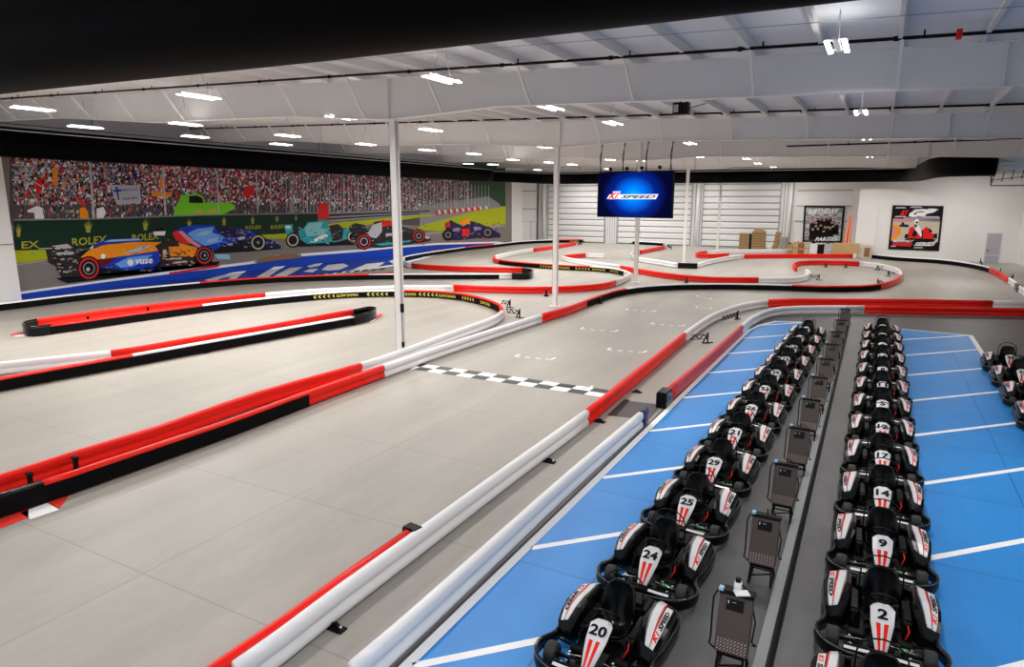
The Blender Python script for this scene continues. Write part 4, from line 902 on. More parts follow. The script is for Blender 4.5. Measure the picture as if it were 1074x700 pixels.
def racing(t, f):
    P_(t, f, 'printed_track', 'p_tan', [[(.04, .2), (.96, .2), (.96, .68), (.04, .68)]], .053)
    P_(t, f, 'printed_barrier', 'p_pink', [[(.04, .62), (.45, .64), (.45, .70), (.04, .70)]], .056)
    P_(t, f, 'printed_far_barrier', 'p_grey', [[(.5, .66), (.96, .64), (.96, .68), (.5, .70)]], .056)
    P_(t, f, 'printed_streaks', 'p_silver', [[(u, v), (u+l, v+.005), (u+l-.03, v+.03), (u+.03, v+.03)] for u, v, l in ((.06, .93, .22), (.35, .95, .25), (.7, .9, .22), (.55, .1, .3), (.5, .045, .2), (.04, .06, .12), (.6, .74, .35), (.06, .73, .25))], .056)
    P_(t, f, 'printed_haze', 'p_mauve', [[(.25, .70), (.95, .70), (.95, .75), (.25, .74)], [(.4, .88), (.8, .86), (.85, .92), (.45, .93)]], .055)
    P_(t, f, 'printed_red_wall', 'p_orange', [[(.04, .22), (.14, .24), (.22, .38), (.2, .5), (.12, .56), (.04, .56)]], .057)
    P_(t, f, 'printed_wall_shine', 'p_pink', [[(.04, .3), (.10, .32), (.14, .42), (.10, .52), (.04, .5)]], .059)
    P_(t, f, 'printed_kart_body', 'p_red', [[(.36, .30), (.42, .24), (.82, .24), (.90, .30), (.88, .38), (.80, .40), (.78, .50), (.70, .53), (.64, .46), (.5, .44), (.46, .54), (.38, .50)]], .060)
    P_(t, f, 'printed_kart_shadow', 'p_black', [[(.30, .20), (.86, .19), (.92, .26), (.80, .27), (.4, .27), (.32, .25)], [(.44, .32), (.52, .30), (.56, .42), (.50, .46), (.46, .42)], [(.60, .30), (.66, .28), (.66, .42), (.61, .42)], [(.30, .27), (.37, .26), (.38, .36), (.31, .36)], [(.86, .28), (.94, .28), (.93, .40), (.87, .38)], [(.78, .4), (.84, .42), (.80, .48), (.76, .5)]], .063)
    P_(t, f, 'printed_driver', 'p_white', [[(.50, .46), (.58, .36), (.62, .30), (.64, .34), (.60, .50), (.56, .56), (.50, .56)], [(.47, .60), (.53, .58), (.56, .62), (.55, .69), (.50, .71), (.46, .67)]], .066)
    P_(t, f, 'printed_visor', 'p_black', [[(.49, .61), (.54, .60), (.55, .64), (.49, .645)], [(.47, .53), (.53, .52), (.52, .58), (.48, .58)]], .068)
    P_(t, f, 'printed_far_kart', 'p_dark', [[(.18, .52), (.34, .51), (.38, .55), (.32, .58), (.28, .57), (.26, .62), (.22, .62), (.21, .57), (.17, .56)]], .060)
    P_(t, f, 'printed_red_banner', 'p_red', [[(.07, .09), (.44, .08), (.48, .16), (.10, .165)]], .064)
    b = MB(); text_quad(b, 'GP', [f(.34, .735, .068), f(.86, .78, .068), f(.88, .95, .068), f(.36, .91, .068)], shear=.45, bold=.07)
    text_quad(b, 'MONTHLY', [f(.07, .165, .068), f(.48, .175, .068), f(.50, .23, .068), f(.09, .215, .068)], shear=.35, bold=.03); text_quad(b, 'SERIES', [f(.50, .10, .068), f(.92, .12, .068), f(.93, .20, .068), f(.52, .18, .068)], shear=.35, bold=.04); b.build('printed_words', 'p_white', t, fix=False)
    b = MB(); text_quad(b, 'K1', [f(.16, .76, .068), f(.31, .78, .068), f(.33, .90, .068), f(.18, .88, .068)], shear=.35, bold=.07); b.build('printed_logo', 'p_red', t, fix=False)
poster('party_poster', 'square black framed birthday parties poster on the back wall above the boxes', [onY(841.5, 254, YF-.15), onY(883, 255, YF-.15), onY(886.5, 216.3, YF-.15), onY(843.5, 215.6, YF-.15)], birthday)
poster('racing_poster', 'large black framed poster of a red kart racing, on the right white wall', [onY(931.4, 261.6, YC-.01), onY(984.8, 263.5, YC-.01), onY(989.8, 216.2, YC-.01), onY(936.2, 215.3, YC-.01)], racing)

# ================================================================== BOXES AND STORED THINGS
def pbox(name, label, cat, x0, x1, yt, yb, Y, dep, m, parts=None, rz=0, group=None):
    """a carton whose front spans the given photo columns at distance Y"""
    a = onY(x0, yb, Y); c = onY(x1, yb, Y); h = onY(x0, yt, Y).z; cx_ = (a.x+c.x)/2; w2 = (c.x-a.x)/2
    t = thing(name, label, cat, (cx_, Y, 0), rz, group); b = MB(); b.box(-w2, w2, 0, dep, 0, h, bev=.03); b.build('body', m, t)
    return t, w2, h
def straps(t, w2, h, n, m='black', horiz=True):
    for i in range(n):
        z = h*(i+1)/(n+1); MB().box(-w2-.01, w2+.01, -.012, .0, z-.02, z+.02).build('seam', m, t)
YX = 76.0
t, a, h = pbox('cardboard_stack', 'brown cardboard stack, left one before the ribbed door', 'cardboard stack', 774.5, 785, 244.5, 262, YX, 1.0, 'card'); straps(t, a, h, 5, 'brown_case')
t, a, h = pbox('cardboard_stack', 'taller rounded brown cardboard stack right of the first one', 'cardboard stack', 787.5, 801, 242.5, 262, YX, 1.1, 'card'); straps(t, a, h, 7, 'brown_case')
b = MB(); b.box(-a*.7, a*.7, .1, .9, h, h+.18, bev=.04); b.build('top_sheet', 'card', t)
t, a, h = pbox('black_carton', 'narrow black wrapped carton between the two cardboard stacks', 'box', 785, 787.6, 245.5, 262, YX, .9, 'black'); straps(t, a, h, 2)
t, a, h = pbox('white_carton', 'small white carton right of the cardboard stacks', 'box', 804, 808.5, 257, 262.5, YX, .6, 'paper'); straps(t, a, h, 1, 'card')
t, a, h = pbox('leaning_board', 'tilted brown board pack right of the cardboard stacks', 'board pack', 809.5, 814.5, 243, 262, YX, .5, 'card'); t.rotation_euler = (0, .13, 0); straps(t, a, h, 3, 'brown_case')
t, a, h = pbox('wrapped_pallet', 'greyish wrapped carton stack left of the party poster', 'carton stack', 816.5, 824.5, 248.5, 262, YX, .9, 'p_beige'); straps(t, a, h, 3, 'p_grey')
for i, (x0, x1, yt, m, lb, nm) in enumerate([(825, 831, 256, 'card', 'low open carton at the left of the junk pile', 'open_carton'), (831, 837, 253.5, 'wood', 'tan crate in the junk pile left of the party poster', 'wooden_crate'), (837, 843, 255.5, 'p_brown', 'dark brown carton below the left corner of the party poster', 'brown_carton'),
                                         (843, 849, 254, 'p_tan', 'tan carton below the party poster', 'tan_carton'), (849, 857, 255.5, 'p_white', 'white carton with black marks below the party poster', 'white_carton'), (857, 864, 256.5, 'p_black', 'black case below the party poster', 'black_case'), (864, 872, 256, 'p_silver', 'silver grey case left of the wooden crate', 'grey_case')]):
    t, a, h = pbox(nm, lb, 'box', x0, x1-.3, yt, 265.3, 73.6, .8, m); straps(t, a, h, 1, 'black' if i % 2 else 'p_white')
    b = MB(); b.box(-a*.6, a*.3, .1, .5, h, h+.12); b.build('contents', ['p_dark', 'p_white', 'p_red', 'p_black', 'p_black', 'p_white', 'p_brown'][i], t)
t, a, h = pbox('wooden_crate', 'wide light wooden crate before the corner pier', 'crate', 873, 900.5, 255, 266.5, 70.95, .6, 'wood'); MB().box(-a-.02, -a+.12, -.03, 0, 0, h).build('batten', 'wood', t); MB().box(a-.12, a+.02, -.03, 0, 0, h).build('batten', 'wood', t)
t, a, h = pbox('display_case', 'white open case with a brown inside, right of the wooden crate', 'case', 903, 914, 257, 267.5, 70.85, .5, 'p_tan'); MB().box(-a*.45, a*.65, -.02, 0, h*.15, h*.8).build('opening', 'p_brown', t)
# leaning red and white barrier board
t = thing('leaning_barrier', 'red and white striped panel leaning on the wall behind the wooden crate', 'panel', (0, 0, 0))
A, B, D, E_ = onY(884, 256, 73), onY(892, 256, 73), onY(894.5, 226, 73.3), onY(890.5, 226, 73.3)
A, B = A+(A-E_)*(A.z/(E_.z-A.z)), B+(B-D)*(B.z/(D.z-B.z))
MB().prism([A, B, D, E_], (0, .08, 0)).build('board', 'orange', t)
for k in range(1, 4):
    u0, u1 = k/4-.05, k/4+.03; n2 = Vector((0, -.01, 0)); MB().add([A.lerp(B, u0)+n2, A.lerp(B, u1)+n2, E_.lerp(D, u1)+n2, E_.lerp(D, u0)+n2], [(0, 1, 2, 3)]).build('white_stripe', 'p_white' if k != 2 else 'red', t)
b = MB(); b.bar(A, B, .12, .12); b.build('foot_bar', 'orange', t)

# ================================================================== MURAL (a flat print on the left wall)
mur = thing('race_mural', 'huge printed mural of racing cars and a crowd along the left wall', 'mural')
lay = [0]
def mp(x, y, o): v = onX(x, y, XW); v.x = XW+o; return v
base_y = lambda x: 210+.11385*(925-x)
def MP(name, m, polys, o, dots=None, parent=None):
    if 1 < len(polys) <= 16:
        for p in polys: r_ = MP(name, m, [p], o, dots, parent)
        return r_
    b = MB()
    for pl in polys:
        if len(pl) == 3 and not isinstance(pl[0], tuple):            # circle: cx, cy, r
            cx_, cy2, rr_ = pl; pl = [(cx_+rr_*math.cos(2*PI*k/18), cy2+rr_*1.06*math.sin(2*PI*k/18)) for k in range(18)]
        elif len(pl) == 4 and not isinstance(pl[0], tuple):          # ellipse
            cx_, cy2, rx, ry = pl; pl = [(cx_+rx*math.cos(2*PI*k/18), cy2+ry*math.sin(2*PI*k/18)) for k in range(18)]
        for up in (True, False):            # the print runs down the wall and out onto the floor
            q = []; n = len(pl); f_ = lambda p: (base_y(p[0])-p[1])*(1 if up else -1)
            for k in range(n):
                p0, p1 = pl[k], pl[(k+1) % n]; d0, d1 = f_(p0), f_(p1)
                if d0 >= 0: q.append(p0)
                if (d0 > 0) != (d1 > 0) and d0 != d1: t_ = d0/(d0-d1); q.append((p0[0]+(p1[0]-p0[0])*t_, p0[1]+(p1[1]-p0[1])*t_))
            if len(q) > 2: b.add([mp(x, y, o) if up else G(x, y, o*.25) for x, y in q], [tuple(range(len(q)))])
    return b.build(name, m, parent or mur, fix=False)
b = MB(); b.box(XW, XW+.004, 19.02, 77.2, .05, 8.0); b.build('canvas', 'p_asphalt', mur)
MP('printed_stand', 'p_stand', [[(10, 150), (300, 165), (530, 178), (530, 236), (440, 237), (305, 228), (10, 236)]], .008)
# crowd
cols_ = ['p_red', 'p_white', 'p_pink', 'p_grey', 'p_black', 'p_skin', 'p_blue', 'p_silver', 'p_maroon', 'p_orange', 'p_mauve', 'p_beige']
rr = random.Random(11); CB = {c_: MB() for c_ in cols_}
for i in range(7500):
    x = rr.uniform(14, 495); top_ = 158+(x-10)*.047; bot = 214 if x < 300 else 214+(x-300)*.06
    y = top_+(bot-top_)*rr.random()**1.25; s = (2.5-1.5*x/500)*rr.uniform(.45, 1.05)
    if x > 150: wts = [26, 24, 12, 8, 10, 5, 3, 5, 6, 1, 2, 3]
    elif x > 90: wts = [8, 14, 3, 8, 22, 6, 8, 8, 8, 3, 5, 5]
    else: wts = [9, 12, 2, 14, 18, 5, 2, 10, 4, 5, 3, 4]
    if x > 400: wts = [10, 22, 16, 10, 4, 3, 0, 20, 2, 0, 1, 6]
    c_ = rr.choices(cols_, wts)[0]; k = rr.uniform(.8, 2.0); o = .012+.0000005*i
    CB[c_].add([mp(x-s/2, y-s*k/2, o), mp(x+s*.6, y-s*k*.45, o), mp(x+s*.45, y+s*k*.5, o), mp(x-s*.55, y+s*k*.45, o)], [(0, 1, 2, 3)])
for i in range(1100):
    x = rr.uniform(20, 440); base = 234 if x < 60 else 229; y0_ = 205 if x < 300 else 212
    y = rr.uniform(y0_, (233-(x-20)*.03) if x < 300 else 226-(x-300)*.04); s = (1.9-1.0*x/500)*rr.uniform(.4, 1)
    c_ = rr.choices(cols_, [4, 8, 1, 10, 20, 3, 1, 6, 5, 1, 3, 3] if x < 300 else [4, 6, 1, 16, 22, 1, 2, 9, 2, 1, 1, 2])[0]; o = .012
    CB[c_].add([mp(x-s/2, y-s, o), mp(x+s/2, y-s, o), mp(x+s/2, y+s, o), mp(x-s/2, y+s, o)], [(0, 1, 2, 3)])
for c_, mb in CB.items():
    o = mb.build('printed_crowd', c_, mur, fix=False); o['kind'] = 'stuff'
# trees at the far end and pale fence
MP('printed_trees', 'p_tree', [[(480, 150), (530, 150), (530, 236), (505, 238), (500, 200), (488, 186)]], .022)
MP('printed_far_fence', 'p_grey', [[(440, 216), (512, 206), (524, 214), (524, 237), (440, 238)]], .023)
# flag man, people near the board, banner, truck
MP('printed_red_flag', 'p_red', [[(36, 190), (44, 187), (44, 200), (39, 203)], [(45, 193), (50, 192), (51, 197), (46, 197)], [(257, 196), (266, 194), (267, 205), (255, 206)]], .026)
MP('printed_yellow_shirt', 'p_orange', [[(54, 176), (60, 175), (60, 194), (56, 195)], [(168, 185), (173, 186), (172, 199), (166, 197)], [(159, 201), (180, 202), (179, 207), (159, 206)], [(83, 219), (88, 217), (92, 222), (93, 230), (84, 230)]], .026)
MP('printed_cap', 'p_red', [(87, 213.5, 2.6)], .028); MP('printed_pale_shirt', 'p_white', [[(28, 221), (38, 216), (44, 218), (46, 231), (36, 231), (36, 223), (29, 223)], [(101, 219), (108, 217), (111, 223), (108, 229), (101, 229)], [(187, 214), (193, 215), (196, 226), (189, 226)]], .027)
MP('printed_head', 'p_skin', [(39, 213, 2.2), (104, 213.5, 2.3), (190, 209.5, 1.9)], .028)
bn = MP('printed_banner', 'p_silver', [[(115, 194), (146, 194.5), (148, 213), (122, 215)]], .030)
MP('printed_cross', 'p_blue', [[(120.5, 196), (123, 196), (125, 210), (123.5, 210)], [(118, 199.5), (127, 198.5), (127, 201), (118.5, 201.5)]], .033)
def MT(txt, q, m, name='printed_words', o=.034, shear=0, bold=.02):
    b = MB(); text_quad(b, txt, [mp(x, y, o) for x, y in q], 0, shear=shear, bold=bold); return b.build(name, m, mur, fix=False)
MT('Jesus is Lord', [(128, 201.5), (144, 200.5), (143, 197), (127.5, 197.5)], 'p_blue'); MT('trust him', [(128, 210), (144, 209), (143.5, 206), (128, 206.5)], 'p_blue')
MP('printed_truck', 'p_lime', [[(182, 226), (183, 219), (190, 205), (206, 203), (213, 206), (215, 213), (240, 212), (246, 216), (246, 219), (236, 224), (232, 226)]], .030)
MP('printed_truck_window', 'p_black', [[(198, 206), (206, 205), (212, 208), (213, 213), (198, 213)]], .032); MP('printed_truck_panel', 'p_yellow' if 'p_yellow' in M else 'yellow', [[(203, 221), (213, 220), (213, 224), (203, 225)], [(217, 220), (227, 219), (226, 223), (217, 224)]], .032)
# steel posts of the fence
posts = [(94, 172, 98, 229, 1.3), (170, 176, 173.5, 226, 1.1), (227, 179, 229, 224, .8), (268.5, 181, 270, 223, .7), (283, 182, 284, 223, .5), (305, 183, 305.5, 226, .45), (322, 184, 322, 227, .5), (345, 185, 345, 225, .4), (360, 186, 360, 224, .4), (375, 187, 375, 226, .5), (397, 188, 397, 223, .4), (444.5, 190, 444, 219, .35), (455, 190, 455, 218, .3), (466, 191, 466, 218, .3), (478, 191, 478, 219, .3), (490, 190, 490, 214, .3)]
MP('printed_fence_post', 'p_silver', [[(a-w2, c), (a+w2, c), (d_+w2, e2), (d_-w2, e2)] for a, c, d_, e2, w2 in posts], .036)
fine = []
for i in range(60):
    x = 300+i*3.6; fine.append([(x-.22, 184+(x-300)*.05), (x+.22, 184+(x-300)*.05), (x+.22, 226-(x-300)*.03), (x-.22, 226-(x-300)*.03)])
MP('printed_fence_wire', 'p_silver', fine, .035)
MP('printed_scaffold', 'p_silver', [[(12, 172), (28, 174), (28, 175), (12, 173.5)], [(12, 177), (45, 196), (45, 197), (12, 178.5)], [(12, 188), (26, 189), (26, 190), (12, 189.5)], [(20, 168), (34, 184), (33, 184.6), (19, 169)], [(40, 168), (26, 190), (25, 190), (38.5, 168)], [(26, 190), (40, 212), (39, 213), (25, 191)], [(55, 196), (67, 196.5), (67, 197.5), (55, 197)]], .034)
# green boards, grey rail, grass
MP('printed_green_board', 'p_darkgreen', [[(14, 231), (100, 230), (210, 226), (333, 224), (333, 236), (300, 246), (220, 252), (75, 262), (14, 263)]], .040)
MP('printed_board_edge', 'p_grey', [[(14, 230), (100, 229), (210, 225.3), (333, 223.2), (333, 224.2), (210, 226.5), (100, 230.3), (14, 231.6)]], .042)
MP('printed_red_gate', 'p_red', [[(333, 218), (336, 213), (344, 213), (345, 229), (333, 230)]], .043)
MP('printed_guard_rail', 'p_grey', [[(345, 223), (450, 219), (490, 217.5), (528, 216), (528, 218), (480, 222), (440, 226), (345, 233)]], .040)
MP('printed_rail_gap', 'p_black', [[(345, 225), (450, 221), (450, 222), (345, 227)], [(345, 229), (440, 223.5), (440, 224.5), (345, 230.5)]], .042)
MP('printed_grass', 'p_grass', [[(14, 263), (50, 262), (75, 262), (75, 268), (30, 275), (14, 276)], [(262, 247), (300, 245), (350, 234), (450, 224.5), (458, 225.5), (400, 234), (372, 238), (350, 246), (300, 251), (270, 250)], [(440, 237), (470, 229), (500, 221), (530, 216.5), (530, 235), (500, 238), (462, 243), (436, 241)]], .045)
MP('printed_verge_line', 'p_beige', [[(14, 277), (32, 275), (60, 271), (60, 272.5), (14, 279)], [(300, 251), (350, 247), (350, 248.5), (300, 253)], [(446, 244.5), (462, 243.2), (500, 238.5), (530, 235.5), (530, 237), (500, 241), (446, 246.5)]], .046)
MP('printed_red_boards', 'p_red', [[(456+i*6.2+.3, 221.5-i*.55), (459+i*6.2, 220.5-i*.55), (460+i*6.2, 225-i*.65), (457.5+i*6.2, 226.5-i*.7)] for i in range(8)], .047)
MP('printed_white_boards', 'p_white', [[(459+i*6.2, 220.6-i*.55), (460.6+i*6.2, 220.5-i*.55), (461.8+i*6.2, 224-i*.65), (460+i*6.2, 225-i*.7)] for i in range(9)], .048)
# crowns and sponsor words on the boards
def crown(x, y, w2, h): return [[(x-w2*.45, y+h/2), (x+w2*.45, y+h/2), (x+w2*.5, y+h*.2), (x+w2, y-h*.3), (x+w2*.55, y), (x+w2*.5, y-h*.5), (x+w2*.22, y-.02*h), (x, y-h*.62), (x-w2*.22, y-.02*h), (x-w2*.5, y-h*.5), (x-w2*.55, y), (x-w2, y-h*.3), (x-w2*.5, y+h*.2)]]
cr = []
for x, y, w2, h in ((19, 242, 3.4, 13), (92, 238, 5.0, 12), (152, 236, 3.8, 11), (198, 234.5, 3, 8), (234.5, 232, 2.6, 9), (264.5, 231, 2.2, 8), (290, 229.5, 1.9, 6), (310, 228.5, 1.6, 5.5)): cr += crown(x, y, w2, h)
MP('printed_crown', 'p_gold', cr, .050)
for q in ([(-12, 263), (41, 260.5), (40.5, 252.5), (-12, 255)], [(75, 258.5), (111.5, 255), (111.5, 247), (75, 250)], [(138, 254), (166, 251), (166, 244), (138, 246)], [(257, 240.6), (273.5, 240), (273.5, 236.3), (257, 237)], [(283.5, 240.5), (297, 239.5), (297, 235.5), (283.5, 236.5)]):
    if q[0][0] < 0:
        MT('EX', [(22, 261), (41, 260), (40.5, 252.5), (22, 253.5)], 'p_gold', 'printed_sponsor', .051, 0, .02)
    else: MT('ROLEX', q, 'p_gold', 'printed_sponsor', .051, 0, .02)
# kerb: blue band, white letters, edges
MP('printed_kerb_edge', 'p_white', [[(14, 307), (100, 295), (170, 285.5), (258, 275), (317, 266), (380, 261.5), (457, 255), (520, 253.5), (528, 254.5), (528, 256), (470, 264), (444, 271.5), (412, 279.5), (382, 284), (345, 289), (260, 297), (200, 300), (110, 309), (14, 321)]], .050)
MP('printed_kerb', 'p_kerb', [[(14, 309.5), (60, 303), (110, 296), (170, 288.5), (258, 277.7), (316.7, 268.9), (380, 264), (411, 260.6), (457, 257), (525, 255), (470, 262), (440, 271), (410, 278), (380, 282), (345, 287), (300, 291.5), (260, 295), (200, 298.5), (110, 307), (14, 318)]], .053)
MP('printed_kerb_red', 'p_red', [[(176, 286), (232, 277.5), (228, 280.5), (178, 288)], [(205, 297), (290, 292), (420, 285), (420, 286.2), (290, 293.5), (205, 299)], [(452, 263), (520, 256), (520, 257), (452, 265)]], .056)
MP('printed_orange_patch', 'p_brown', [[(265, 275), (278, 270), (300, 267), (316, 267), (314, 270.5), (290, 273), (270, 276)]], .056)
MP('printed_kerb_letters', 'p_white', [[(214, 294), (243, 286), (258, 284), (246, 294), (238, 294), (243, 290), (232, 292), (224, 296)], [(262, 295), (287, 280), (299, 279), (276, 294)], [(284, 291.5), (304, 281), (318, 280), (300, 290), (320, 288.5), (318, 291), (288, 293.5)], [(322, 279), (330, 277), (338, 276), (335, 279), (325, 281)], [(318, 285), (325, 282.5), (334, 282), (328, 286)], [(337, 283), (344, 278), (360, 276.5), (366, 279), (356, 283), (344, 284)], [(370, 283), (384, 277), (404, 275), (398, 279), (386, 283)], [(408, 274), (420, 270), (436, 268), (430, 272), (412, 277)]], .057)
MP('printed_kerb_teeth', 'p_black', [[(300+i*9, 290-i*.75), (306+i*9, 289.4-i*.75), (304+i*9, 291-i*.75), (298+i*9, 291.6-i*.75)] for i in range(12)], .058)
# --- cars (printed)
def car(parts):
    for nm, m_, polys, o in parts: MP(nm, m_, polys, o)
car([('printed_car_shadow', 'p_black', [[(58, 292), (110, 287), (200, 277), (230, 274), (228, 278), (150, 288), (70, 297)], [(60, 275), (88, 262), (200, 256), (222, 260), (222, 276), (200, 281), (140, 288), (64, 292)]], .060),
     ('printed_rear_wing', 'p_dark', [[(47, 261), (54, 256), (73, 254), (78, 258), (80, 268), (90, 272), (88, 290), (64, 291), (58, 279), (50, 275)]], .062),
     ('printed_wing_shine', 'p_silver', [[(54, 258), (70, 256), (76, 260), (58, 262)], [(58, 265), (76, 264), (78, 267), (60, 268)], [(40, 260.5), (54, 260), (54, 261), (40, 261.5)]], .064),
     ('printed_car_body', 'p_orange', [[(84, 270), (92, 263), (108, 257), (140, 254), (168, 254), (176, 251.5), (186, 255), (204, 259), (206, 266), (200, 272), (172, 274), (160, 268), (130, 270), (108, 276), (92, 272)]], .066),
     ('printed_car_blue_panel', 'p_blue', [[(92, 276), (112, 271), (134, 268), (166, 263), (168, 274), (160, 280), (132, 284), (108, 281)]], .068),
     ('printed_car_light_panel', 'p_lblue', [[(120, 277), (134, 270), (150, 268), (160, 267), (150, 274), (138, 280), (126, 281)]], .070),
     ('printed_car_purple_panel', 'p_maroon', [[(96, 273), (112, 271), (122, 271), (110, 279), (102, 279)]], .070),
     ('printed_engine_cover', 'p_blue', [[(94, 258), (112, 251), (147, 250), (147, 253.5), (120, 255), (100, 259)]], .070),
     ('printed_cover_shine', 'p_cyan', [[(108, 254), (116, 251.5), (146, 250.5), (146, 252)], [(130, 265), (150, 258), (158, 258), (144, 264)]], .071),
     ('printed_cockpit', 'p_dark', [[(162, 258), (172, 252), (184, 252), (188, 258), (178, 260), (178, 268), (204, 270), (204, 278), (168, 280), (166, 264)]], .071),
     ('printed_cockpit_detail', 'p_tan', [[(170, 262), (174, 262), (174, 270), (170, 270)], [(176, 271), (190, 270), (190, 272), (176, 273)], [(180, 275), (196, 273), (196, 275), (180, 277)]], .073),
     ('printed_car_nose', 'p_orange', [[(176, 259), (196, 258), (206, 260), (206, 268), (178, 269)]], .072),
     ('printed_airbox', 'p_black', [[(160, 243), (163, 239), (170, 239), (173, 243), (172, 246), (162, 246)]], .070), ('printed_airbox_panel', 'p_white', [[(160, 243), (173, 242.5), (172, 247), (161, 247)]], .073),
     ('printed_tyre', 'p_black', [(92.5, 281.5, 12.2), (213.5, 268, 9.6)], .074), ('printed_tyre_band', 'p_red', [(92.5, 281.5, 10.6), (213.5, 268, 8.2)], .076), ('printed_tyre_wall', 'p_black', [(92.5, 281.5, 8.8), (213.5, 268, 6.8)], .078),
     ('printed_rim', 'p_grey', [(92.5, 281.5, 6.4), (213.5, 268, 4.6)], .080), ('printed_rim_center', 'p_black', [(92.5, 281.5, 5.2), (213.5, 268, 3.7)], .082), ('printed_rim_hub', 'p_tan', [(91.5, 282.5, 2), (214, 268, 1.2)], .084),
     ('printed_front_wing', 'p_cyan', [[(224, 267), (240, 267), (241, 272), (228, 272)]], .070), ('printed_logo_dot', 'p_white', [(136, 275.3, 3.2), (107.5, 269, 2.5)], .074)])
MT('vuse', [(141, 277.5), (159.5, 276.3), (159.5, 271), (141, 272)], 'p_white', 'printed_sponsor', .076, .1, .03)
MT('4', [(93, 262), (97, 261), (97.5, 257.5), (94, 258)], 'p_white', 'printed_number', .076, .1, .03)
car([('printed_car_shadow', 'p_black', [[(212, 248), (250, 240), (270, 246), (294, 258), (294, 261), (262, 264), (224, 266), (222, 256)]], .060),
     ('printed_car_body', 'p_blue', [[(180, 245), (190, 238), (204, 236), (224, 236), (226, 240), (240, 239), (262, 242), (268, 246), (260, 250), (236, 256), (226, 262), (210, 262), (196, 254)]], .062),
     ('printed_car_red_panel', 'p_red', [[(180, 244), (186, 242), (192, 248), (200, 255), (196, 257), (184, 252)]], .064), ('printed_car_pink_panel', 'p_pink', [[(186, 243), (190, 242), (202, 252), (212, 259), (208, 260), (197, 254)]], .065),
     ('printed_car_light_panel', 'p_lblue', [[(196, 245), (206, 240), (224, 238), (222, 244), (234, 248), (232, 254), (214, 258), (202, 251)]], .065), ('printed_car_shine', 'p_cyan', [[(204, 247), (214, 242), (222, 242), (216, 247)], [(216, 252), (230, 249), (226, 253), (218, 255)]], .067),
     ('printed_cockpit', 'p_navy', [[(226, 240), (238, 239), (262, 244), (260, 249), (240, 250), (230, 246)]], .066), ('printed_car_mark', 'p_silver', [[(248, 249), (256, 248), (256, 251), (249, 252)], [(236, 256), (244, 255), (242, 258)]], .068), ('printed_front_wing', 'p_navy', [[(276, 250), (284, 252), (292, 256), (292, 260), (278, 260)]], .064),
     ('printed_tyre', 'p_black', [(270, 254.5, 8.2)], .070), ('printed_tyre_band', 'p_tan', [(270, 254.5, 7)], .072), ('printed_tyre_wall', 'p_black', [(270, 254.5, 5.6)], .074), ('printed_rim', 'p_grey', [(270, 254.5, 1.6)], .076)])
car([('printed_car_shadow', 'p_black', [[(300, 250), (330, 244), (368, 248), (372, 257), (340, 258), (310, 259)]], .060),
     ('printed_car_body', 'p_teal', [[(297, 236), (306, 235), (310, 244), (318, 240), (322, 233), (342, 232), (344, 238), (352, 237), (366, 241), (368, 250), (352, 254), (322, 256), (312, 250), (300, 247)]], .062),
     ('printed_car_shine', 'p_teal2', [[(318, 240), (324, 234), (338, 233), (336, 239), (344, 241), (340, 246), (322, 248)], [(298, 238), (305, 237), (305, 241), (299, 241)]], .064), ('printed_car_white_panel', 'p_white', [[(324, 254), (336, 247), (346, 245), (342, 249), (330, 254)], [(299, 237), (304, 237), (304, 239), (299, 239)]], .066),
     ('printed_cockpit', 'p_dark', [[(344, 237), (354, 235), (360, 240), (358, 252), (348, 253), (346, 244)], [(306, 238), (312, 238), (313, 250), (308, 250)]], .066), ('printed_tyre', 'p_black', [(307, 252, 7.6), (369, 248.5, 6)], .068), ('printed_tyre_band', 'p_tan', [(306.5, 252, 6), (369, 248.5, 5)], .070), ('printed_tyre_wall', 'p_black', [(306.5, 252, 4.6), (369.4, 248.5, 3.8)], .072)])
car([('printed_car_body', 'p_dark', [[(365, 238), (372, 234), (382, 236), (386, 244), (392, 233), (402, 231), (410, 236), (424, 238), (434, 242), (448, 248), (452, 252), (446, 254), (428, 256), (400, 260), (378, 258), (370, 250)]], .074),
     ('printed_car_silver_panel', 'p_silver', [[(383, 248), (390, 236), (400, 233), (400, 243), (394, 250)]], .076), ('printed_car_red_panel', 'p_red', [[(399, 232), (409, 231), (410, 237), (400, 238)]], .077), ('printed_car_teal_panel', 'p_teal', [[(392, 256), (410, 254), (430, 252), (430, 254), (400, 258)]], .077), ('printed_car_mark', 'p_silver', [[(404, 245), (416, 244), (416, 247), (404, 248)], [(445, 247), (450, 248), (449, 251), (445, 250)]], .078),
     ('printed_tyre', 'p_black', [(381, 253.5, 8.2), (438.5, 247.5, 6.9)], .080), ('printed_tyre_band', 'p_red', [(381, 253.5, 7), (438.5, 247.5, 5.8)], .082), ('printed_tyre_wall', 'p_black', [(381, 253.5, 5.8), (438.5, 247.5, 4.8)], .084), ('printed_rim', 'p_silver', [(381, 253.5, 4), (438.5, 247.5, 2.8)], .086), ('printed_rim_center', 'p_dark', [(381, 253.5, 3.2), (438.5, 247.5, 2.2)], .088)])
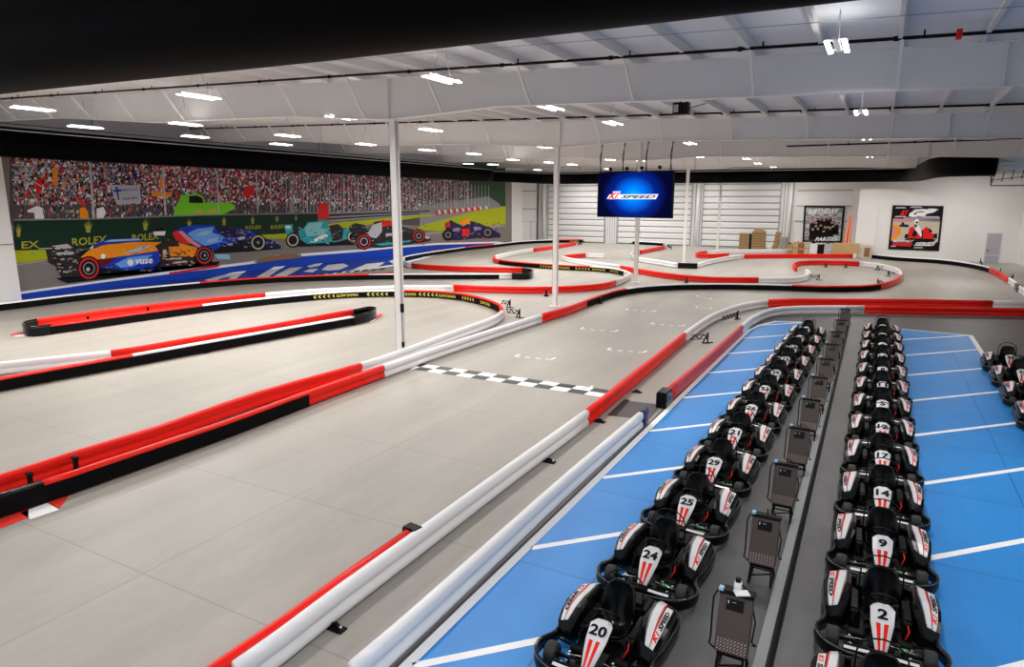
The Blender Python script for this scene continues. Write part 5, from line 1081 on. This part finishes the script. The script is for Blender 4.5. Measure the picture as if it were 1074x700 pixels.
car([('printed_car_body', 'p_navy', [[(466, 236), (472, 231), (482, 236), (494, 232), (502, 234), (512, 239), (524, 245), (525, 249), (514, 250), (500, 250), (480, 252), (470, 252)]], .062),
     ('printed_car_red_panel', 'p_red', [[(466, 234), (471, 232), (472, 238), (467, 239)], [(484, 240), (492, 240), (492, 247), (484, 248)]], .064), ('printed_engine_cover', 'p_orange', [[(482, 234), (486, 230), (491, 229), (493, 235), (484, 237)]], .065), ('printed_car_mark', 'p_mauve', [[(474, 240), (482, 239), (482, 242), (475, 243)], [(496, 238), (504, 238), (504, 241), (497, 242)]], .065),
     ('printed_tyre', 'p_black', [(469.5, 246.5, 5.8), (511, 244, 5.8)], .068), ('printed_rim', 'p_mauve', [(469.5, 246.5, 3), (511, 244, 3.6)], .070), ('printed_rim_center', 'p_dark', [(469.5, 246.5, 2.2), (511, 244, 2.6)], .072)])

# small printed details of the cars: wing slats, wires, decals and glints
def specks(nm, x0, x1, y0, y1, n, cols_, o, sz=1.4):
    by = {}
    for i in range(n):
        x, y = rr.uniform(x0, x1), rr.uniform(y0, y1); l_, h_ = sz*rr.uniform(.4, 1.8), sz*rr.uniform(.2, .6); t_ = rr.uniform(-.4, .4)
        by.setdefault(rr.choice(cols_), []).append([(x, y), (x+l_, y+t_), (x+l_, y+t_+h_), (x, y+h_)])
    for c_, pl in by.items():
        ob = None
        b = MB()
        for p in pl: b.add([mp(x, y, o) for x, y in p], [(0, 1, 2, 3)])
        b.build(nm, c_, mur, fix=False)['kind'] = 'stuff'
specks('printed_wing_detail', 53, 84, 258, 285, 70, ['p_black', 'p_grey', 'p_silver', 'p_beige', 'p_black'], .072, 2.6)
specks('printed_cockpit_detail', 166, 202, 261, 278, 80, ['p_black', 'p_brown', 'p_tan', 'p_orange', 'p_black', 'p_maroon'], .0735, 2.2)
specks('printed_floor_detail', 100, 165, 279, 285, 30, ['p_black', 'p_blue', 'p_grey'], .0735, 2.6)
specks('printed_decal', 112, 158, 257, 268, 14, ['p_brown', 'p_white', 'p_maroon'], .0735, 1.2)
specks('printed_car_detail', 228, 262, 241, 260, 90, ['p_black', 'p_blue', 'p_lblue', 'p_navy', 'p_black', 'p_mauve', 'p_skin'], .069, 2.0)
specks('printed_wing_detail', 276, 291, 251, 260, 30, ['p_black', 'p_silver', 'p_orange', 'p_navy', 'p_blue'], .069, 1.8)
specks('printed_car_detail', 312, 366, 238, 255, 80, ['p_teal', 'p_black', 'p_teal2', 'p_teal', 'p_dark', 'p_pink'], .0675, 1.8)
specks('printed_car_detail', 366, 446, 237, 257, 110, ['p_black', 'p_grey', 'p_dark', 'p_teal', 'p_silver', 'p_black', 'p_maroon'], .079, 1.6)
specks('printed_car_detail', 466, 522, 234, 250, 90, ['p_black', 'p_navy', 'p_red', 'p_mauve', 'p_black', 'p_orange', 'p_blue'], .0665, 1.4)
specks('printed_asphalt_streak', 30, 330, 262, 276, 50, ['p_grey', 'p_asphalt', 'p_beige'], .047, 5)
